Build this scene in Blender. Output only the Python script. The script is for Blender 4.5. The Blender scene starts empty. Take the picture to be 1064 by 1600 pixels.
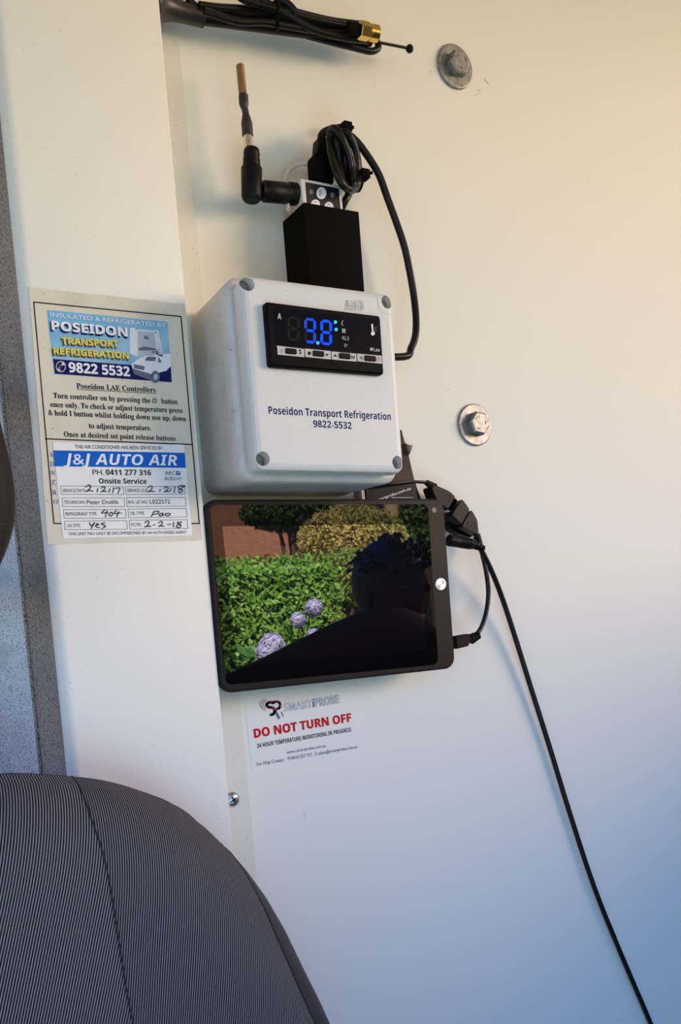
import bpy, bmesh, math, random
from mathutils import Vector, Matrix
random.seed(7)
SC = bpy.context.scene
COL = SC.collection

# ------------------------------------------------------------------ camera
Z0 = 1.5                                   # height of the lens above the ground outside
CAM = Vector((0.0, -0.6, Z0))
FPX, SHIFT, YAW, PITCH, ROLL = 1489.02, 313.03, 0.511073, -0.081833, -0.076856
fwd = Vector((math.sin(YAW)*math.cos(PITCH), math.cos(YAW)*math.cos(PITCH), math.sin(PITCH)))
_r = Vector((math.cos(YAW), -math.sin(YAW), 0))
_u = _r.cross(fwd)
right = math.cos(ROLL)*_r + math.sin(ROLL)*_u
up = -math.sin(ROLL)*_r + math.cos(ROLL)*_u
cd = bpy.data.cameras.new('camera'); cam = bpy.data.objects.new('camera', cd); COL.objects.link(cam)
cd.sensor_fit = 'VERTICAL'; cd.sensor_height = 36; cd.sensor_width = 36
cd.lens = FPX/1600*36; cd.shift_y = SHIFT/1600; cd.clip_start = 0.01
m3 = Matrix((right, up, -fwd)).transposed()
cam.matrix_world = Matrix.Translation(CAM) @ m3.to_4x4()
SC.camera = cam

# ------------------------------------------------------------------ world, sun, lights, exposure
W = bpy.data.worlds.new('sky'); SC.world = W; W.use_nodes = True
nt = W.node_tree
bg = nt.nodes['Background']
geo = nt.nodes.new('ShaderNodeTexCoord'); sep = nt.nodes.new('ShaderNodeSeparateXYZ'); rp = nt.nodes.new('ShaderNodeValToRGB')
nt.links.new(geo.outputs['Generated'], sep.inputs[0]); nt.links.new(sep.outputs['Z'], rp.inputs[0]); nt.links.new(rp.outputs[0], bg.inputs[0])
rp.color_ramp.elements[0].position = 0.02; rp.color_ramp.elements[0].color = (0.62, 0.58, 0.48, 1)
rp.color_ramp.elements[1].position = 0.45; rp.color_ramp.elements[1].color = (0.05, 0.22, 1.0, 1)
e_ = rp.color_ramp.elements.new(0.17); e_.color = (0.34, 0.50, 0.74, 1)
bg.inputs[1].default_value = 2.1

sl = bpy.data.lights.new('sun', 'SUN'); sun = bpy.data.objects.new('sun', sl); COL.objects.link(sun)
sl.energy = 24.0; sl.color = (1.0, 0.90, 0.74); sl.angle = 0.01
sun.rotation_euler = Vector((0.35, -0.72, -0.80)).to_track_quat('-Z', 'Y').to_euler()

def area(name, loc, aim, sx, sy, power, color):
    l = bpy.data.lights.new(name, 'AREA'); l.shape = 'RECTANGLE'; l.size = sx; l.size_y = sy; l.energy = power; l.color = color
    o = bpy.data.objects.new(name, l); COL.objects.link(o); o.location = loc
    o.rotation_euler = (Vector(aim)-Vector(loc)).to_track_quat('-Z', 'Y').to_euler()
    return o
# warm daylight through the far door's window, and an added blue fill lamp inside the cab for the lower wall
area('window_daylight', (3.2, -2.2, Z0+0.72), (0.5, -0.2, Z0+0.3), 1.6, 1.0, 95.0, (1.0, 0.74, 0.53))
area('blue_fill', (0.20, -0.95, Z0-0.45), (0.45, 0, Z0-0.28), 0.6, 0.5, 3.9, (0.38, 0.72, 1.05))

vs = SC.view_settings
vs.view_transform = 'Standard'; vs.look = 'None'; vs.gamma = 1.0; vs.use_curve_mapping = False
vs.exposure = 0.0

# ------------------------------------------------------------------ helpers
def P(px, py, d=0.0):
    """point seen at pixel (px,py) of the 1064x1600 frame on the plane d metres in front of the back wall"""
    v = fwd*FPX + right*(px-532) - up*(py-800-SHIFT)
    return CAM + v*((0.6-d)/v.y)
def zoomer(s, ox, oy):
    return lambda x, y: (ox+x/s, oy+y/s)
K = 0.00047

MATS = {}
def mat(name, color, rough=0.5, metal=0.0, ior=1.5, emit=None, estr=1.0, bump=None, spec=None, mixc=None, speck=None, **kw):
    if name in MATS: return MATS[name]
    m = bpy.data.materials.new(name); m.use_nodes = True; t = m.node_tree; b = t.nodes['Principled BSDF']
    b.inputs['Base Color'].default_value = (*color, 1); b.inputs['Roughness'].default_value = rough
    b.inputs['Metallic'].default_value = metal; b.inputs['IOR'].default_value = ior
    if spec is not None: b.inputs['Specular IOR Level'].default_value = spec
    if emit: b.inputs['Emission Color'].default_value = (*emit, 1); b.inputs['Emission Strength'].default_value = estr
    tc = t.nodes.new('ShaderNodeTexCoord')
    out = None
    if mixc:                               # (scale, colour2, lo, hi)
        n = t.nodes.new('ShaderNodeTexNoise'); n.inputs['Scale'].default_value = mixc[0]; n.inputs['Detail'].default_value = 5
        r = t.nodes.new('ShaderNodeMapRange'); r.inputs[1].default_value = mixc[2]; r.inputs[2].default_value = mixc[3]
        x = t.nodes.new('ShaderNodeMix'); x.data_type = 'RGBA'; x.inputs[6].default_value = (*color, 1); x.inputs[7].default_value = (*mixc[1], 1)
        t.links.new(tc.outputs['Object'], n.inputs['Vector']); t.links.new(n.outputs[0], r.inputs[0]); t.links.new(r.outputs[0], x.inputs[0])
        out = x.outputs[2]; t.links.new(out, b.inputs['Base Color'])
    if speck:                              # list of (scale, colour, lo, hi)
        for (s, c, lo, hi) in speck:
            n = t.nodes.new('ShaderNodeTexNoise'); n.inputs['Scale'].default_value = s; n.inputs['Detail'].default_value = 2
            r = t.nodes.new('ShaderNodeMapRange'); r.inputs[1].default_value = lo; r.inputs[2].default_value = hi
            x = t.nodes.new('ShaderNodeMix'); x.data_type = 'RGBA'; x.inputs[7].default_value = (*c, 1)
            if out: t.links.new(out, x.inputs[6])
            else: x.inputs[6].default_value = (*color, 1)
            t.links.new(tc.outputs['Object'], n.inputs['Vector']); t.links.new(n.outputs[0], r.inputs[0]); t.links.new(r.outputs[0], x.inputs[0])
            out = x.outputs[2]; t.links.new(out, b.inputs['Base Color'])
    if bump:                               # (scale, strength, distance)
        n = t.nodes.new('ShaderNodeTexNoise'); n.inputs['Scale'].default_value = bump[0]; n.inputs['Detail'].default_value = 4
        bp = t.nodes.new('ShaderNodeBump'); bp.inputs['Strength'].default_value = bump[1]; bp.inputs['Distance'].default_value = bump[2]
        t.links.new(tc.outputs['Object'], n.inputs['Vector']); t.links.new(n.outputs[0], bp.inputs['Height']); t.links.new(bp.outputs[0], b.inputs['Normal'])
    for k, v in kw.items(): b.inputs[k.replace('_', ' ')].default_value = v
    MATS[name] = m
    return m

def tag(o, label=None, cat=None, group=None, kind=None):
    if label: o['label'] = label
    if cat: o['category'] = cat
    if group: o['group'] = group
    if kind: o['kind'] = kind
    return o
def thing(name, loc, label, cat, group=None):
    o = bpy.data.objects.new(name, None); o.empty_display_size = 0.01; COL.objects.link(o); o.location = loc
    bpy.context.view_layer.update()
    return tag(o, label, cat, group)
def wloc(o):
    l = Vector((0, 0, 0))
    while o is not None: l = l+o.location; o = o.parent
    return l
def obj(name, verts, faces, m, parent=None, smooth=False, label=None):
    """one mesh object; verts are world positions"""
    me = bpy.data.meshes.new(name); off = wloc(parent) if parent else Vector((0, 0, 0))
    me.from_pydata([tuple(Vector(v)-off) for v in verts], [], faces)
    bm = bmesh.new(); bm.from_mesh(me); bmesh.ops.remove_doubles(bm, verts=bm.verts, dist=1e-7)
    bm.to_mesh(me); bm.free()
    me.materials.append(m)
    if smooth:
        for p in me.polygons: p.use_smooth = True
        if smooth != 'all':
            try: me.set_sharp_from_angle(angle=math.radians(40))
            except Exception: pass
    o = bpy.data.objects.new(name, me); COL.objects.link(o)
    if parent: o.parent = parent
    if label: o['label'] = label
    return o
def recalc(o):
    bm = bmesh.new(); bm.from_mesh(o.data); bmesh.ops.recalc_face_normals(bm, faces=bm.faces); bm.to_mesh(o.data); bm.free(); return o

class MB:
    """collects geometry in world space, links it as one mesh object"""
    def __init__(s): s.v = []; s.f = []
    def add(s, v, f):
        n = len(s.v); s.v += [Vector(x) for x in v]; s.f += [tuple(i+n for i in q) for q in f]; return s
    def rings(s, rs, cap0=True, cap1=True, closed=True):
        n = len(rs[0]); v = [p for r in rs for p in r]; f = []
        for i in range(len(rs)-1):
            for j in range(n if closed else n-1):
                k = (j+1) % n
                f.append((i*n+j, i*n+k, (i+1)*n+k, (i+1)*n+j))
        if cap0: f.append(tuple(range(n-1, -1, -1)))
        if cap1: f.append(tuple((len(rs)-1)*n+j for j in range(n)))
        return s.add(v, f)
    def prism(s, pts, d0, d1, bev=0.0):
        """pts: (x,z) outline; runs from d0 to d1 in front of the wall; optional front bevel"""
        c = Vector((sum(p[0] for p in pts)/len(pts), sum(p[1] for p in pts)/len(pts)))
        def ring(ins, d):
            out = []
            n = len(pts)
            for i in range(n):
                a = Vector(pts[i-1]); b = Vector(pts[i]); e = Vector(pts[(i+1) % n])
                if ins:
                    t = (e-a); t = t.normalized() if t.length > 1e-9 else Vector((1, 0)); nn = Vector((-t.y, t.x))
                    if nn.dot(c-b) < 0: nn = -nn
                    b = b+nn*ins
                out.append(Vector((b.x, -d, b.y)))
            return out
        rs = [ring(0, d0)]
        if bev: rs += [ring(0, d1-bev), ring(bev*0.3, d1-bev*0.3), ring(bev, d1)]
        else: rs.append(ring(0, d1))
        return s.rings(rs)
    def tube(s, pts, r, seg=10, smooth=True, n=6):
        if smooth and len(pts) > 2: pts = catmull(pts, n)
        pts = [Vector(p) for p in pts]; N = len(pts)
        rad = r if callable(r) else (lambda t: r)
        t0 = (pts[1]-pts[0]).normalized(); a = t0.orthogonal().normalized(); rs = []
        for i in range(N):
            t = (pts[min(i+1, N-1)]-pts[max(i-1, 0)]).normalized()
            a = (a-t*a.dot(t)).normalized(); b = t.cross(a); q = rad(i/(N-1))
            rs.append([pts[i]+(a*math.cos(2*math.pi*k/seg)+b*math.sin(2*math.pi*k/seg))*q for k in range(seg)])
        return s.rings(rs)
    def revolve(s, p0, axis, prof, seg=24, phase=0.0):
        ax = Vector(axis).normalized(); a = ax.orthogonal().normalized(); b = ax.cross(a); p0 = Vector(p0)
        return s.rings([[p0+ax*t+(a*math.cos(2*math.pi*k/seg+phase)+b*math.sin(2*math.pi*k/seg+phase))*max(r, 1e-6) for k in range(seg)] for t, r in prof])
    def obox(s, c, ax, ay, az, hx, hy, hz, bev=0.0):
        ax, ay, az = Vector(ax).normalized(), Vector(ay).normalized(), Vector(az).normalized(); c = Vector(c)
        bm = bmesh.new(); bmesh.ops.create_cube(bm, size=2)
        for v in bm.verts: v.co = Vector((v.co.x*hx, v.co.y*hy, v.co.z*hz))
        if bev: bmesh.ops.bevel(bm, geom=list(bm.edges), offset=bev, segments=3, affect='EDGES', profile=0.5)
        bm.verts.index_update()
        s.add([c+ax*v.co.x+ay*v.co.y+az*v.co.z for v in bm.verts], [tuple(v.index for v in f.verts) for f in bm.faces]); bm.free(); return s
    def sphere(s, c, r, u=16, v=10, sc=(1, 1, 1)):
        bm = bmesh.new(); bmesh.ops.create_uvsphere(bm, u_segments=u, v_segments=v, radius=r); bm.verts.index_update()
        s.add([Vector(c)+Vector((q.co.x*sc[0], q.co.y*sc[1], q.co.z*sc[2])) for q in bm.verts], [tuple(q.index for q in f.verts) for f in bm.faces]); bm.free(); return s
    def build(s, name, m, parent=None, smooth=True, label=None):
        o = obj(name, s.v, s.f, m, parent, smooth, label); recalc(o)
        if smooth and smooth != 'all':
            o.data.set_sharp_from_angle(angle=math.radians(46))
            for p in o.data.polygons:
                if p.loop_total > 6: p.use_smooth = False
        return o
def catmull(p, n=6):
    p = [Vector(q) for q in p]; q = [p[0]*2-p[1]]+p+[p[-1]*2-p[-2]]; out = []
    for i in range(1, len(q)-2):
        for k in range(n):
            t = k/n; a, b, c, d = q[i-1], q[i], q[i+1], q[i+2]
            out.append(0.5*((2*b)+(c-a)*t+(2*a-5*b+4*c-d)*t*t+(3*b-a-3*c+d)*t**3))
    out.append(p[-1]); return out
def rrect(cx, cz, w, h, r, seg=6, rot=0.0):
    pts = []
    for (sx, sz, a0) in ((1, 1, 0), (-1, 1, 90), (-1, -1, 180), (1, -1, 270)):
        for k in range(seg+1):
            a = math.radians(a0+90*k/seg); pts.append((sx*(w/2-r)+r*math.cos(a), sz*(h/2-r)+r*math.sin(a)))
    c, s = math.cos(rot), math.sin(rot)
    return [(cx+x*c-z*s, cz+x*s+z*c) for x, z in pts]
def roundpoly(pts, r, seg=4):
    out = []; n = len(pts)
    for i in range(n):
        a, b, c = Vector(pts[i-1]), Vector(pts[i]), Vector(pts[(i+1) % n])
        u, v = (a-b).normalized(), (c-b).normalized()
        for k in range(seg+1):
            t = k/seg; p0 = b+u*r; p1 = b+v*r
            q = p0*(1-t)**2+b*2*t*(1-t)+p1*t*t; out.append((q.x, q.y))
    return out
def xz(px, py, d): q = P(px, py, d); return (q.x, q.z)

# flat print on a plane d in front of the wall -------------------------------------------------
LAY = 0.00008
def shape(name, polys, m, parent, d, layer=1, label=None):
    mb = MB()
    for pl in polys:
        v = [P(x, y, d)+Vector((0, -LAY*layer, 0)) for x, y in pl]; mb.add(v, [tuple(range(len(v)))])
    return obj(name, mb.v, mb.f, m, parent, False, label)
def stroke_polys(pts, w, closed=False):
    """ribbon quads (pixel space) along a polyline"""
    out = []; q = list(pts)+([pts[0]] if closed else [])
    for (x0, y0), (x1, y1) in zip(q, q[1:]):
        l = math.hypot(x1-x0, y1-y0) or 1e-6; tx, ty = (x1-x0)/l, (y1-y0)/l; nx, ny = -ty*w/2, tx*w/2
        e = w*0.3
        out.append([(x0-tx*e+nx, y0-ty*e+ny), (x1+tx*e+nx, y1+ty*e+ny), (x1+tx*e-nx, y1+ty*e-ny), (x0-tx*e-nx, y0-ty*e-ny)])
    return out
def smooth2(pts, n=4): return [(q.x, q.y) for q in catmull([Vector((x, y, 0)) for x, y in pts], n)]
def circle2(x, y, rx, ry, n=20): return [(x+rx*math.cos(2*math.pi*k/n), y+ry*math.sin(2*math.pi*k/n)) for k in range(n)]
STY = {'b': (0x1D5D4, 0x1D5EE, 0x1D7EC), 's': (0x1D400, 0x1D41A, 0x1D7CE), 'bi': (0x1D63C, 0x1D656, 0x1D7EC), None: None}
def sty(t, s):
    k = STY[s]
    if not k: return t
    o = ''
    for c in t:
        if 'A' <= c <= 'Z': o += chr(k[0]+ord(c)-65)
        elif 'a' <= c <= 'z': o += chr(k[1]+ord(c)-97)
        elif '0' <= c <= '9': o += chr(k[2]+ord(c)-48)
        else: o += c
    return o
CAPH = {}
def text(body, p0, p1, cap, m, parent, d, style=None, layer=2, off=0.0, outline=0.0, name='printed_line', capref=None, updir=None, label=None):
    """lettering on the plane: baseline from pixel p0 to pixel p1, capitals `cap` pixels tall"""
    def curve(b):
        c = bpy.data.curves.new(name, 'FONT'); c.body = b; c.size = 1.0; c.offset = off; c.resolution_u = 4
        return c
    key = (style, off)
    if key not in CAPH:
        o = bpy.data.objects.new('t', curve(sty('H', style))); COL.objects.link(o); bpy.context.view_layer.update()
        CAPH[key] = o.bound_box[6][1]-max(o.bound_box[0][1], -1)
        dt = o.data; bpy.data.objects.remove(o); bpy.data.curves.remove(dt)
    c = curve(sty(body, style))
    if outline: c.fill_mode = 'NONE'; c.bevel_depth = outline; c.bevel_resolution = 1
    o = bpy.data.objects.new(name, c); COL.objects.link(o); c.materials.append(m)
    bpy.context.view_layer.update()
    x0 = o.bound_box[0][0]; wb = o.bound_box[6][0]-x0
    a, b = P(*p0, d), P(*p1, d); X = (b-a); L = X.length; X.normalize(); Nn = Vector((0, -1, 0)); U = Nn.cross(X)
    sx = L/wb
    # pixel height of capitals measured along the in-plane up direction
    mid = (Vector(p0)+Vector(p1))/2
    pd = Vector((p1[1]-p0[1], p0[0]-p1[0])).normalized()*cap
    sy = (P(mid.x+pd.x, mid.y+pd.y, d)-P(mid.x, mid.y, d)).dot(U)/CAPH[key]
    M = Matrix.Identity(4)
    for i, (v, s) in enumerate(((X, sx), (U, sy), (Nn, sy if outline else 1))):
        for k in range(3): M[k][i] = v[k]*s
    org = a-X*(x0*sx)+Nn*(LAY*layer)-(wloc(parent) if parent else Vector((0, 0, 0)))
    for k in range(3): M[k][3] = org[k]
    me = bpy.data.meshes.new_from_object(o); me.transform(M); bpy.data.objects.remove(o); bpy.data.curves.remove(c)
    o = bpy.data.objects.new(name, me); COL.objects.link(o); o.parent = parent
    if label: o['label'] = label
    return o

# ------------------------------------------------------------------ materials
PAINT = mat('white_paint', (0.80, 0.765, 0.65), 0.55, speck=[(900, (0.45, 0.40, 0.33), 0.74, 0.80)], bump=(60, 0.02, 0.001), spec=0.12)
PILLAR = mat('pillar_paint', (0.79, 0.755, 0.645), 0.45, speck=[(700, (0.42, 0.37, 0.30), 0.70, 0.76)], bump=(90, 0.05, 0.001), spec=0.25)
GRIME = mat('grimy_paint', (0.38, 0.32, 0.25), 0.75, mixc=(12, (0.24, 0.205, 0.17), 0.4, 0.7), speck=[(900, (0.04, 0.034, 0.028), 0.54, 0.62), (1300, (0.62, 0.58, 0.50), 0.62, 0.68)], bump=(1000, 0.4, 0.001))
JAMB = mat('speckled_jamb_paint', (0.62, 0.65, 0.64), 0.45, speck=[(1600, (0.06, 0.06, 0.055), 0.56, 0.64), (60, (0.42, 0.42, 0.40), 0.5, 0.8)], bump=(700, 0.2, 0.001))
ABS = mat('grey_white_enclosure_plastic', (0.66, 0.645, 0.58), 0.42, speck=[(600, (0.40, 0.36, 0.30), 0.72, 0.78)], bump=(400, 0.04, 0.0005))
ABSD = mat('scuffed_enclosure_plastic', (0.60, 0.575, 0.515), 0.5, mixc=(70, (0.50, 0.47, 0.42), 0.5, 0.8), speck=[(500, (0.25, 0.22, 0.18), 0.68, 0.74)], bump=(500, 0.1, 0.0005))
BLK = mat('black_plastic', (0.006, 0.0053, 0.005), 0.45, spec=0.13)
BLKM = mat('matt_black_plastic', (0.0045, 0.004, 0.0037), 0.8, spec=0.05)
RUB = mat('black_cable_rubber', (0.008, 0.007, 0.006), 0.34, spec=0.25)
BRN = mat('brown_black_plastic', (0.015, 0.0108, 0.0088), 0.42, spec=0.15)
STEEL = mat('zinc_steel', (0.26, 0.26, 0.25), 0.5, metal=1.0, mixc=(300, (0.40, 0.39, 0.36), 0.4, 0.7), bump=(500, 0.2, 0.0005))
CHROME = mat('chrome', (0.55, 0.54, 0.52), 0.35, metal=1.0)
GOLD = mat('gold_plating', (0.85, 0.56, 0.14), 0.22, metal=1.0)
COPPER = mat('copper_wire', (0.42, 0.22, 0.11), 0.4, metal=0.8)
PAPER = mat('aged_paper', (0.68, 0.62, 0.47), 0.6, mixc=(30, (0.55, 0.49, 0.37), 0.5, 0.85), speck=[(500, (0.33, 0.28, 0.2), 0.68, 0.74)], bump=(160, 0.25, 0.0006))
WPAPER = mat('white_vinyl', (0.82, 0.80, 0.74), 0.45)
INK = mat('black_ink', (0.018, 0.016, 0.015), 0.7, spec=0.1)
GINK = mat('grey_ink', (0.075, 0.07, 0.07), 0.7, spec=0.1)
PEN = mat('marker_ink', (0.012, 0.012, 0.014), 0.5)
NAVY = mat('navy_ink', (0.010, 0.011, 0.085), 0.6, spec=0.1)
BLUE = mat('blue_ink', (0.006, 0.12, 0.50), 0.5, spec=0.1)
WINK = mat('white_ink', (0.82, 0.82, 0.80), 0.5)
YEL = mat('yellow_ink', (0.80, 0.66, 0.10), 0.5)
RED = mat('red_ink', (0.60, 0.014, 0.012), 0.6, spec=0.08)
LETB = mat('faded_blue_ink', (0.16, 0.19, 0.32), 0.6)

def flat_z(px, py): return P(px, py, 0).z

# ------------------------------------------------------------------ the setting
def slab(name, x0, x1, y0, y1, z0, z1, m, kind='structure'):
    mb = MB(); mb.obox(((x0+x1)/2, (y0+y1)/2, (z0+z1)/2), (1, 0, 0), (0, 1, 0), (0, 0, 1), (x1-x0)/2, (y1-y0)/2, (z1-z0)/2)
    o = mb.build(name, m, None, False); o['kind'] = kind; return o
slab('wall_back', 0.14, 1.75, 0.0, 0.04, Z0-0.95, Z0+0.62, PAINT)
HEAD = mat('beige_headliner', (0.66, 0.56, 0.42), 0.9, bump=(300, 0.2, 0.001))
slab('ceiling', -0.75, 1.30, -1.0, 0.04, Z0+0.62, Z0+0.66, HEAD)
slab('floor', -0.75, 1.30, -1.0, 0.04, Z0-0.99, Z0-0.95, mat('cab_floor_rubber', (0.05, 0.05, 0.05), 0.8, bump=(200, 0.3, 0.002)))

TRIMP = mat('dark_trim_plastic', (0.06, 0.06, 0.065), 0.7)
slab('wall_right', 1.25, 1.30, -1.12, 0.0, Z0-0.95, Z0+0.085, TRIMP)  # unseen door sill, its top set to shade the lower right of the wall
slab('dash_light_blocker', -0.75, 1.25, -1.06, -1.02, Z0-0.95, Z0-0.14, TRIMP)  # unseen dashboard panel, added to keep low light off the lower wall

# pillar: folded sheet with a flange on the wall, seen from its open left side
PX0, PX1, PD = 0.1325, 0.2326, 0.030
zt, zb = Z0+0.62, Z0-0.95
def sheet(name, prof, m, th=0.0):
    mb = MB(); n = len(prof)
    mb.rings([[Vector((x, -d, zt)) for x, d in prof], [Vector((x, -d, zb)) for x, d in prof]], False, False, closed=False)
    o = obj(name, mb.v, mb.f, m, None, True); o['kind'] = 'structure'; return o
rr = 0.007
arc = [(PX0+rr-rr*math.cos(a), PD-rr+rr*math.sin(a)) for a in [math.radians(9*k) for k in range(11)]]
front = arc+[(PX1-0.002, PD), (PX1-0.0006, PD-0.0005), (PX1, PD-0.002), (PX1, 0.0012)]
sheet('trim_1', front, PILLAR)
# flange beside the pillar, slightly wider at the bottom
mb = MB(); mb.prism([(PX1-0.004, zt), (0.2535, zt), (0.2655, zb), (PX1-0.004, zb)], -0.001, 0.0013, 0.0004)
o = mb.build('trim_2', mat('flange_paint', (0.72, 0.68, 0.56), 0.5, speck=[(700, (0.4, 0.35, 0.28), 0.68, 0.74)]), None, False); o['kind'] = 'structure'
# pillar's grimy left return and the speckled door jamb beyond the weld seam
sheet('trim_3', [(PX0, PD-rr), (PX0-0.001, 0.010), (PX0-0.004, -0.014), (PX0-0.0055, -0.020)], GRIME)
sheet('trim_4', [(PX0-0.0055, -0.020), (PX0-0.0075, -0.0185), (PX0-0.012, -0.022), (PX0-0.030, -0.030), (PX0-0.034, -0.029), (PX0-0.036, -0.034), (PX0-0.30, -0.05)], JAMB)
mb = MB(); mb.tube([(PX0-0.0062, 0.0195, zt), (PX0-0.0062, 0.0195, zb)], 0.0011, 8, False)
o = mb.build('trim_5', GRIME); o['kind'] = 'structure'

# ------------------------------------------------------------------ bolts, screw
ZB = zoomer(2.386, 660, 50)
def bolt(px, py, head_ang, label):
    c = P(px, py, 0); r = 0.0160
    t = thing('hex_bolt', c, label, 'bolt', 'hex bolts through the back wall')
    mb = MB(); n = 40; pr = [(0, r), (0.0013, r), (0.0016, r), (0.0022, r-0.0006), (0.0022, r-0.0010), (0.0022, 0.006)]
    mb.revolve(c, (0, -1, 0), pr, n); mb.build('washer', STEEL, t)
    mb = MB(); mb.revolve(c+Vector((0, -0.0021, 0)), (0, -1, 0), [(0, 0.0092), (0.0058, 0.0092), (0.0066, 0.0080)], 6, head_ang)
    h = mb.build('hex_head', STEEL, t, False)
    mb = MB()
    for k in range(3):
        a = head_ang+k*2.1
        q = c+Vector((math.cos(a)*0.0048, -0.0089, math.sin(a)*0.0048))
        mb.obox(q, (math.cos(a+1.57), 0, math.sin(a+1.57)), (0, 1, 0), (math.cos(a), 0, math.sin(a)), 0.0014, 0.0003, 0.0004, 0)
        mb.obox(q+Vector((0.0012, 0, 0.0004)), (0.3, 0, 1), (0, 1, 0), (1, 0, -0.3), 0.0008, 0.0003, 0.0004, 0)
    mb.build('grade_marks', STEEL, h, False, 'raised stamped marks on bolt head')
bolt(709.5, 105.5, 0.35, 'upper hex bolt with washer, darker, high on the wall near the antenna tip')
bolt(740.5, 664.5, 0.10, 'lower hex bolt with washer, brighter, beside the controller box')
c = P(362.5, 1249, 0.0013)
t = thing('panhead_screw', c, 'small shiny cross-head screw in the flange beside the pillar', 'screw')
mb = MB(); mb.revolve(c, (0, -1, 0), [(0, 0.0052), (0.0008, 0.0052), (0.0022, 0.0040), (0.0029, 0.0022), (0.0031, 0.0004)], 24); mb.build('screw_head', CHROME, t)
mb = MB()
for a in (0.5, 0.5+math.pi/2): mb.obox(c+Vector((0, -0.0030, 0)), (math.cos(a), 0, math.sin(a)), (0, 1, 0), (-math.sin(a), 0, math.cos(a)), 0.0024, 0.0002, 0.0005)
mb.build('cross_slot', mat('dark_slot', (0.01, 0.01, 0.01), 0.7), t, False, 'dark cross-shaped recess')

# ------------------------------------------------------------------ instruction sticker on the pillar
ID = PD+0.0002
Z1 = zoomer(3.325, 0, 430)
ZV = zoomer(4.836, 60, 475)
t = thing('instruction_sticker', P(190, 660, ID), 'aged cream instruction sticker with blue truck banner and black frame on the pillar', 'sticker')
TL, TR, BR, BL = Z1(150, 62), Z1(958, 150), Z1(1052, 1378), Z1(250, 1398)
edge = []
def wob(a, b, n):
    for k in range(n):
        q = k/n; edge.append((a[0]+(b[0]-a[0])*q+random.uniform(-.5, .5), a[1]+(b[1]-a[1])*q+random.uniform(-.5, .5)))
wob(TL, TR, 20); wob(TR, BR, 20); wob(BR, BL, 20); wob(BL, TL, 24)
mb = MB(); mb.prism([xz(x, y, ID) for x, y in edge], PD+0.00002, ID); mb.build('paper', PAPER, t, False)
q = [Z1(175, 140), Z1(940, 215), Z1(1035, 1290), Z1(280, 1290)]
shape('printed_frame', stroke_polys(q, 1.9, True)+stroke_polys([Z1(235, 850), Z1(1000, 880)], 1.9), INK, t, ID, 1)
# banner
B = MATS['banner'] = bpy.data.materials.new('banner_blue_print'); B.use_nodes = True
_t = B.node_tree; _b = _t.nodes['Principled BSDF']; _b.inputs['Roughness'].default_value = 0.45
_tc = _t.nodes.new('ShaderNodeTexCoord'); _s = _t.nodes.new('ShaderNodeSeparateXYZ'); _r2 = _t.nodes.new('ShaderNodeValToRGB'); _mr = _t.nodes.new('ShaderNodeMapRange')
_t.links.new(_tc.outputs['Generated'], _s.inputs[0]); _ad = _t.nodes.new('ShaderNodeMath'); _ad.operation = 'MULTIPLY_ADD'; _ad.inputs[1].default_value = -0.55
_t.links.new(_s.outputs['X'], _ad.inputs[0]); _t.links.new(_s.outputs['Z'], _ad.inputs[2])
_mr.inputs[1].default_value = -0.3; _mr.inputs[2].default_value = 0.9
_n = _t.nodes.new('ShaderNodeTexNoise'); _n.inputs['Scale'].default_value = 90; _t.links.new(_tc.outputs['Object'], _n.inputs[0])
_mm = _t.nodes.new('ShaderNodeMath'); _mm.operation = 'MULTIPLY_ADD'; _mm.inputs[1].default_value = 0.5; _t.links.new(_n.outputs[0], _mm.inputs[0]); _t.links.new(_ad.outputs[0], _mm.inputs[2])
_t.links.new(_mm.outputs[0], _mr.inputs[0]); _t.links.new(_mr.outputs[0], _r2.inputs[0]); _t.links.new(_r2.outputs[0], _b.inputs['Base Color'])
_r2.color_ramp.elements[0].color = (0.06, 0.22, 0.52, 1); _r2.color_ramp.elements[0].position = 0.2
_r2.color_ramp.elements[1].color = (0.30, 0.52, 0.62, 1); _r2.color_ramp.elements[1].position = 0.55
e = _r2.color_ramp.elements.new(0.95); e.color = (0.16, 0.42, 0.62, 1)
bq = [Z1(243, 180), Z1(872, 243), Z1(890, 555), Z1(280, 513)]
ban = shape('banner_print', [bq], B, t, ID, 1, 'sky-blue printed banner')
shape('banner_band', [[ZV(110, 415), ZV(700, 462), ZV(860, 500), ZV(1000, 475), ZV(1007, 592), ZV(124, 527)]], NAVY, ban, ID, 2, 'dark navy strip')
gy = lambda n, v: mat('print_'+n, v, 0.5)
VW = gy('van_white', (0.72, 0.75, 0.74)); VG = gy('van_grey', (0.42, 0.47, 0.50)); VD = gy('van_dark', (0.06, 0.07, 0.09)); VM = gy('van_mid', (0.10, 0.12, 0.15))
def zp(*pts): return [ZV(x, y) for x, y in pts]
shape('truck_picture', [zp((690, 180), (728, 180), (748, 240), (748, 400), (690, 375)), zp((735, 200), (750, 192), (880, 202), (908, 230), (925, 345), (932, 372), (900, 385), (742, 395)),
      zp((880, 193), (905, 200), (935, 345), (938, 400), (905, 390)), zp((835, 360), (905, 345), (940, 380), (1000, 375), (1000, 470), (965, 505), (910, 520), (860, 545), (715, 500), (700, 455), (770, 405), (835, 385))], VW, ban, ID, 3, 'white box truck picture')
shape('truck_picture_grey', [zp((748, 205), (872, 215), (890, 345), (755, 350)), zp((755, 345), (895, 352), (895, 372), (850, 385), (752, 392)), circle2(*ZV(884, 552), 4.2, 5.6)], VG, ban, ID, 4, 'grey shading of the truck picture')
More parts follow.
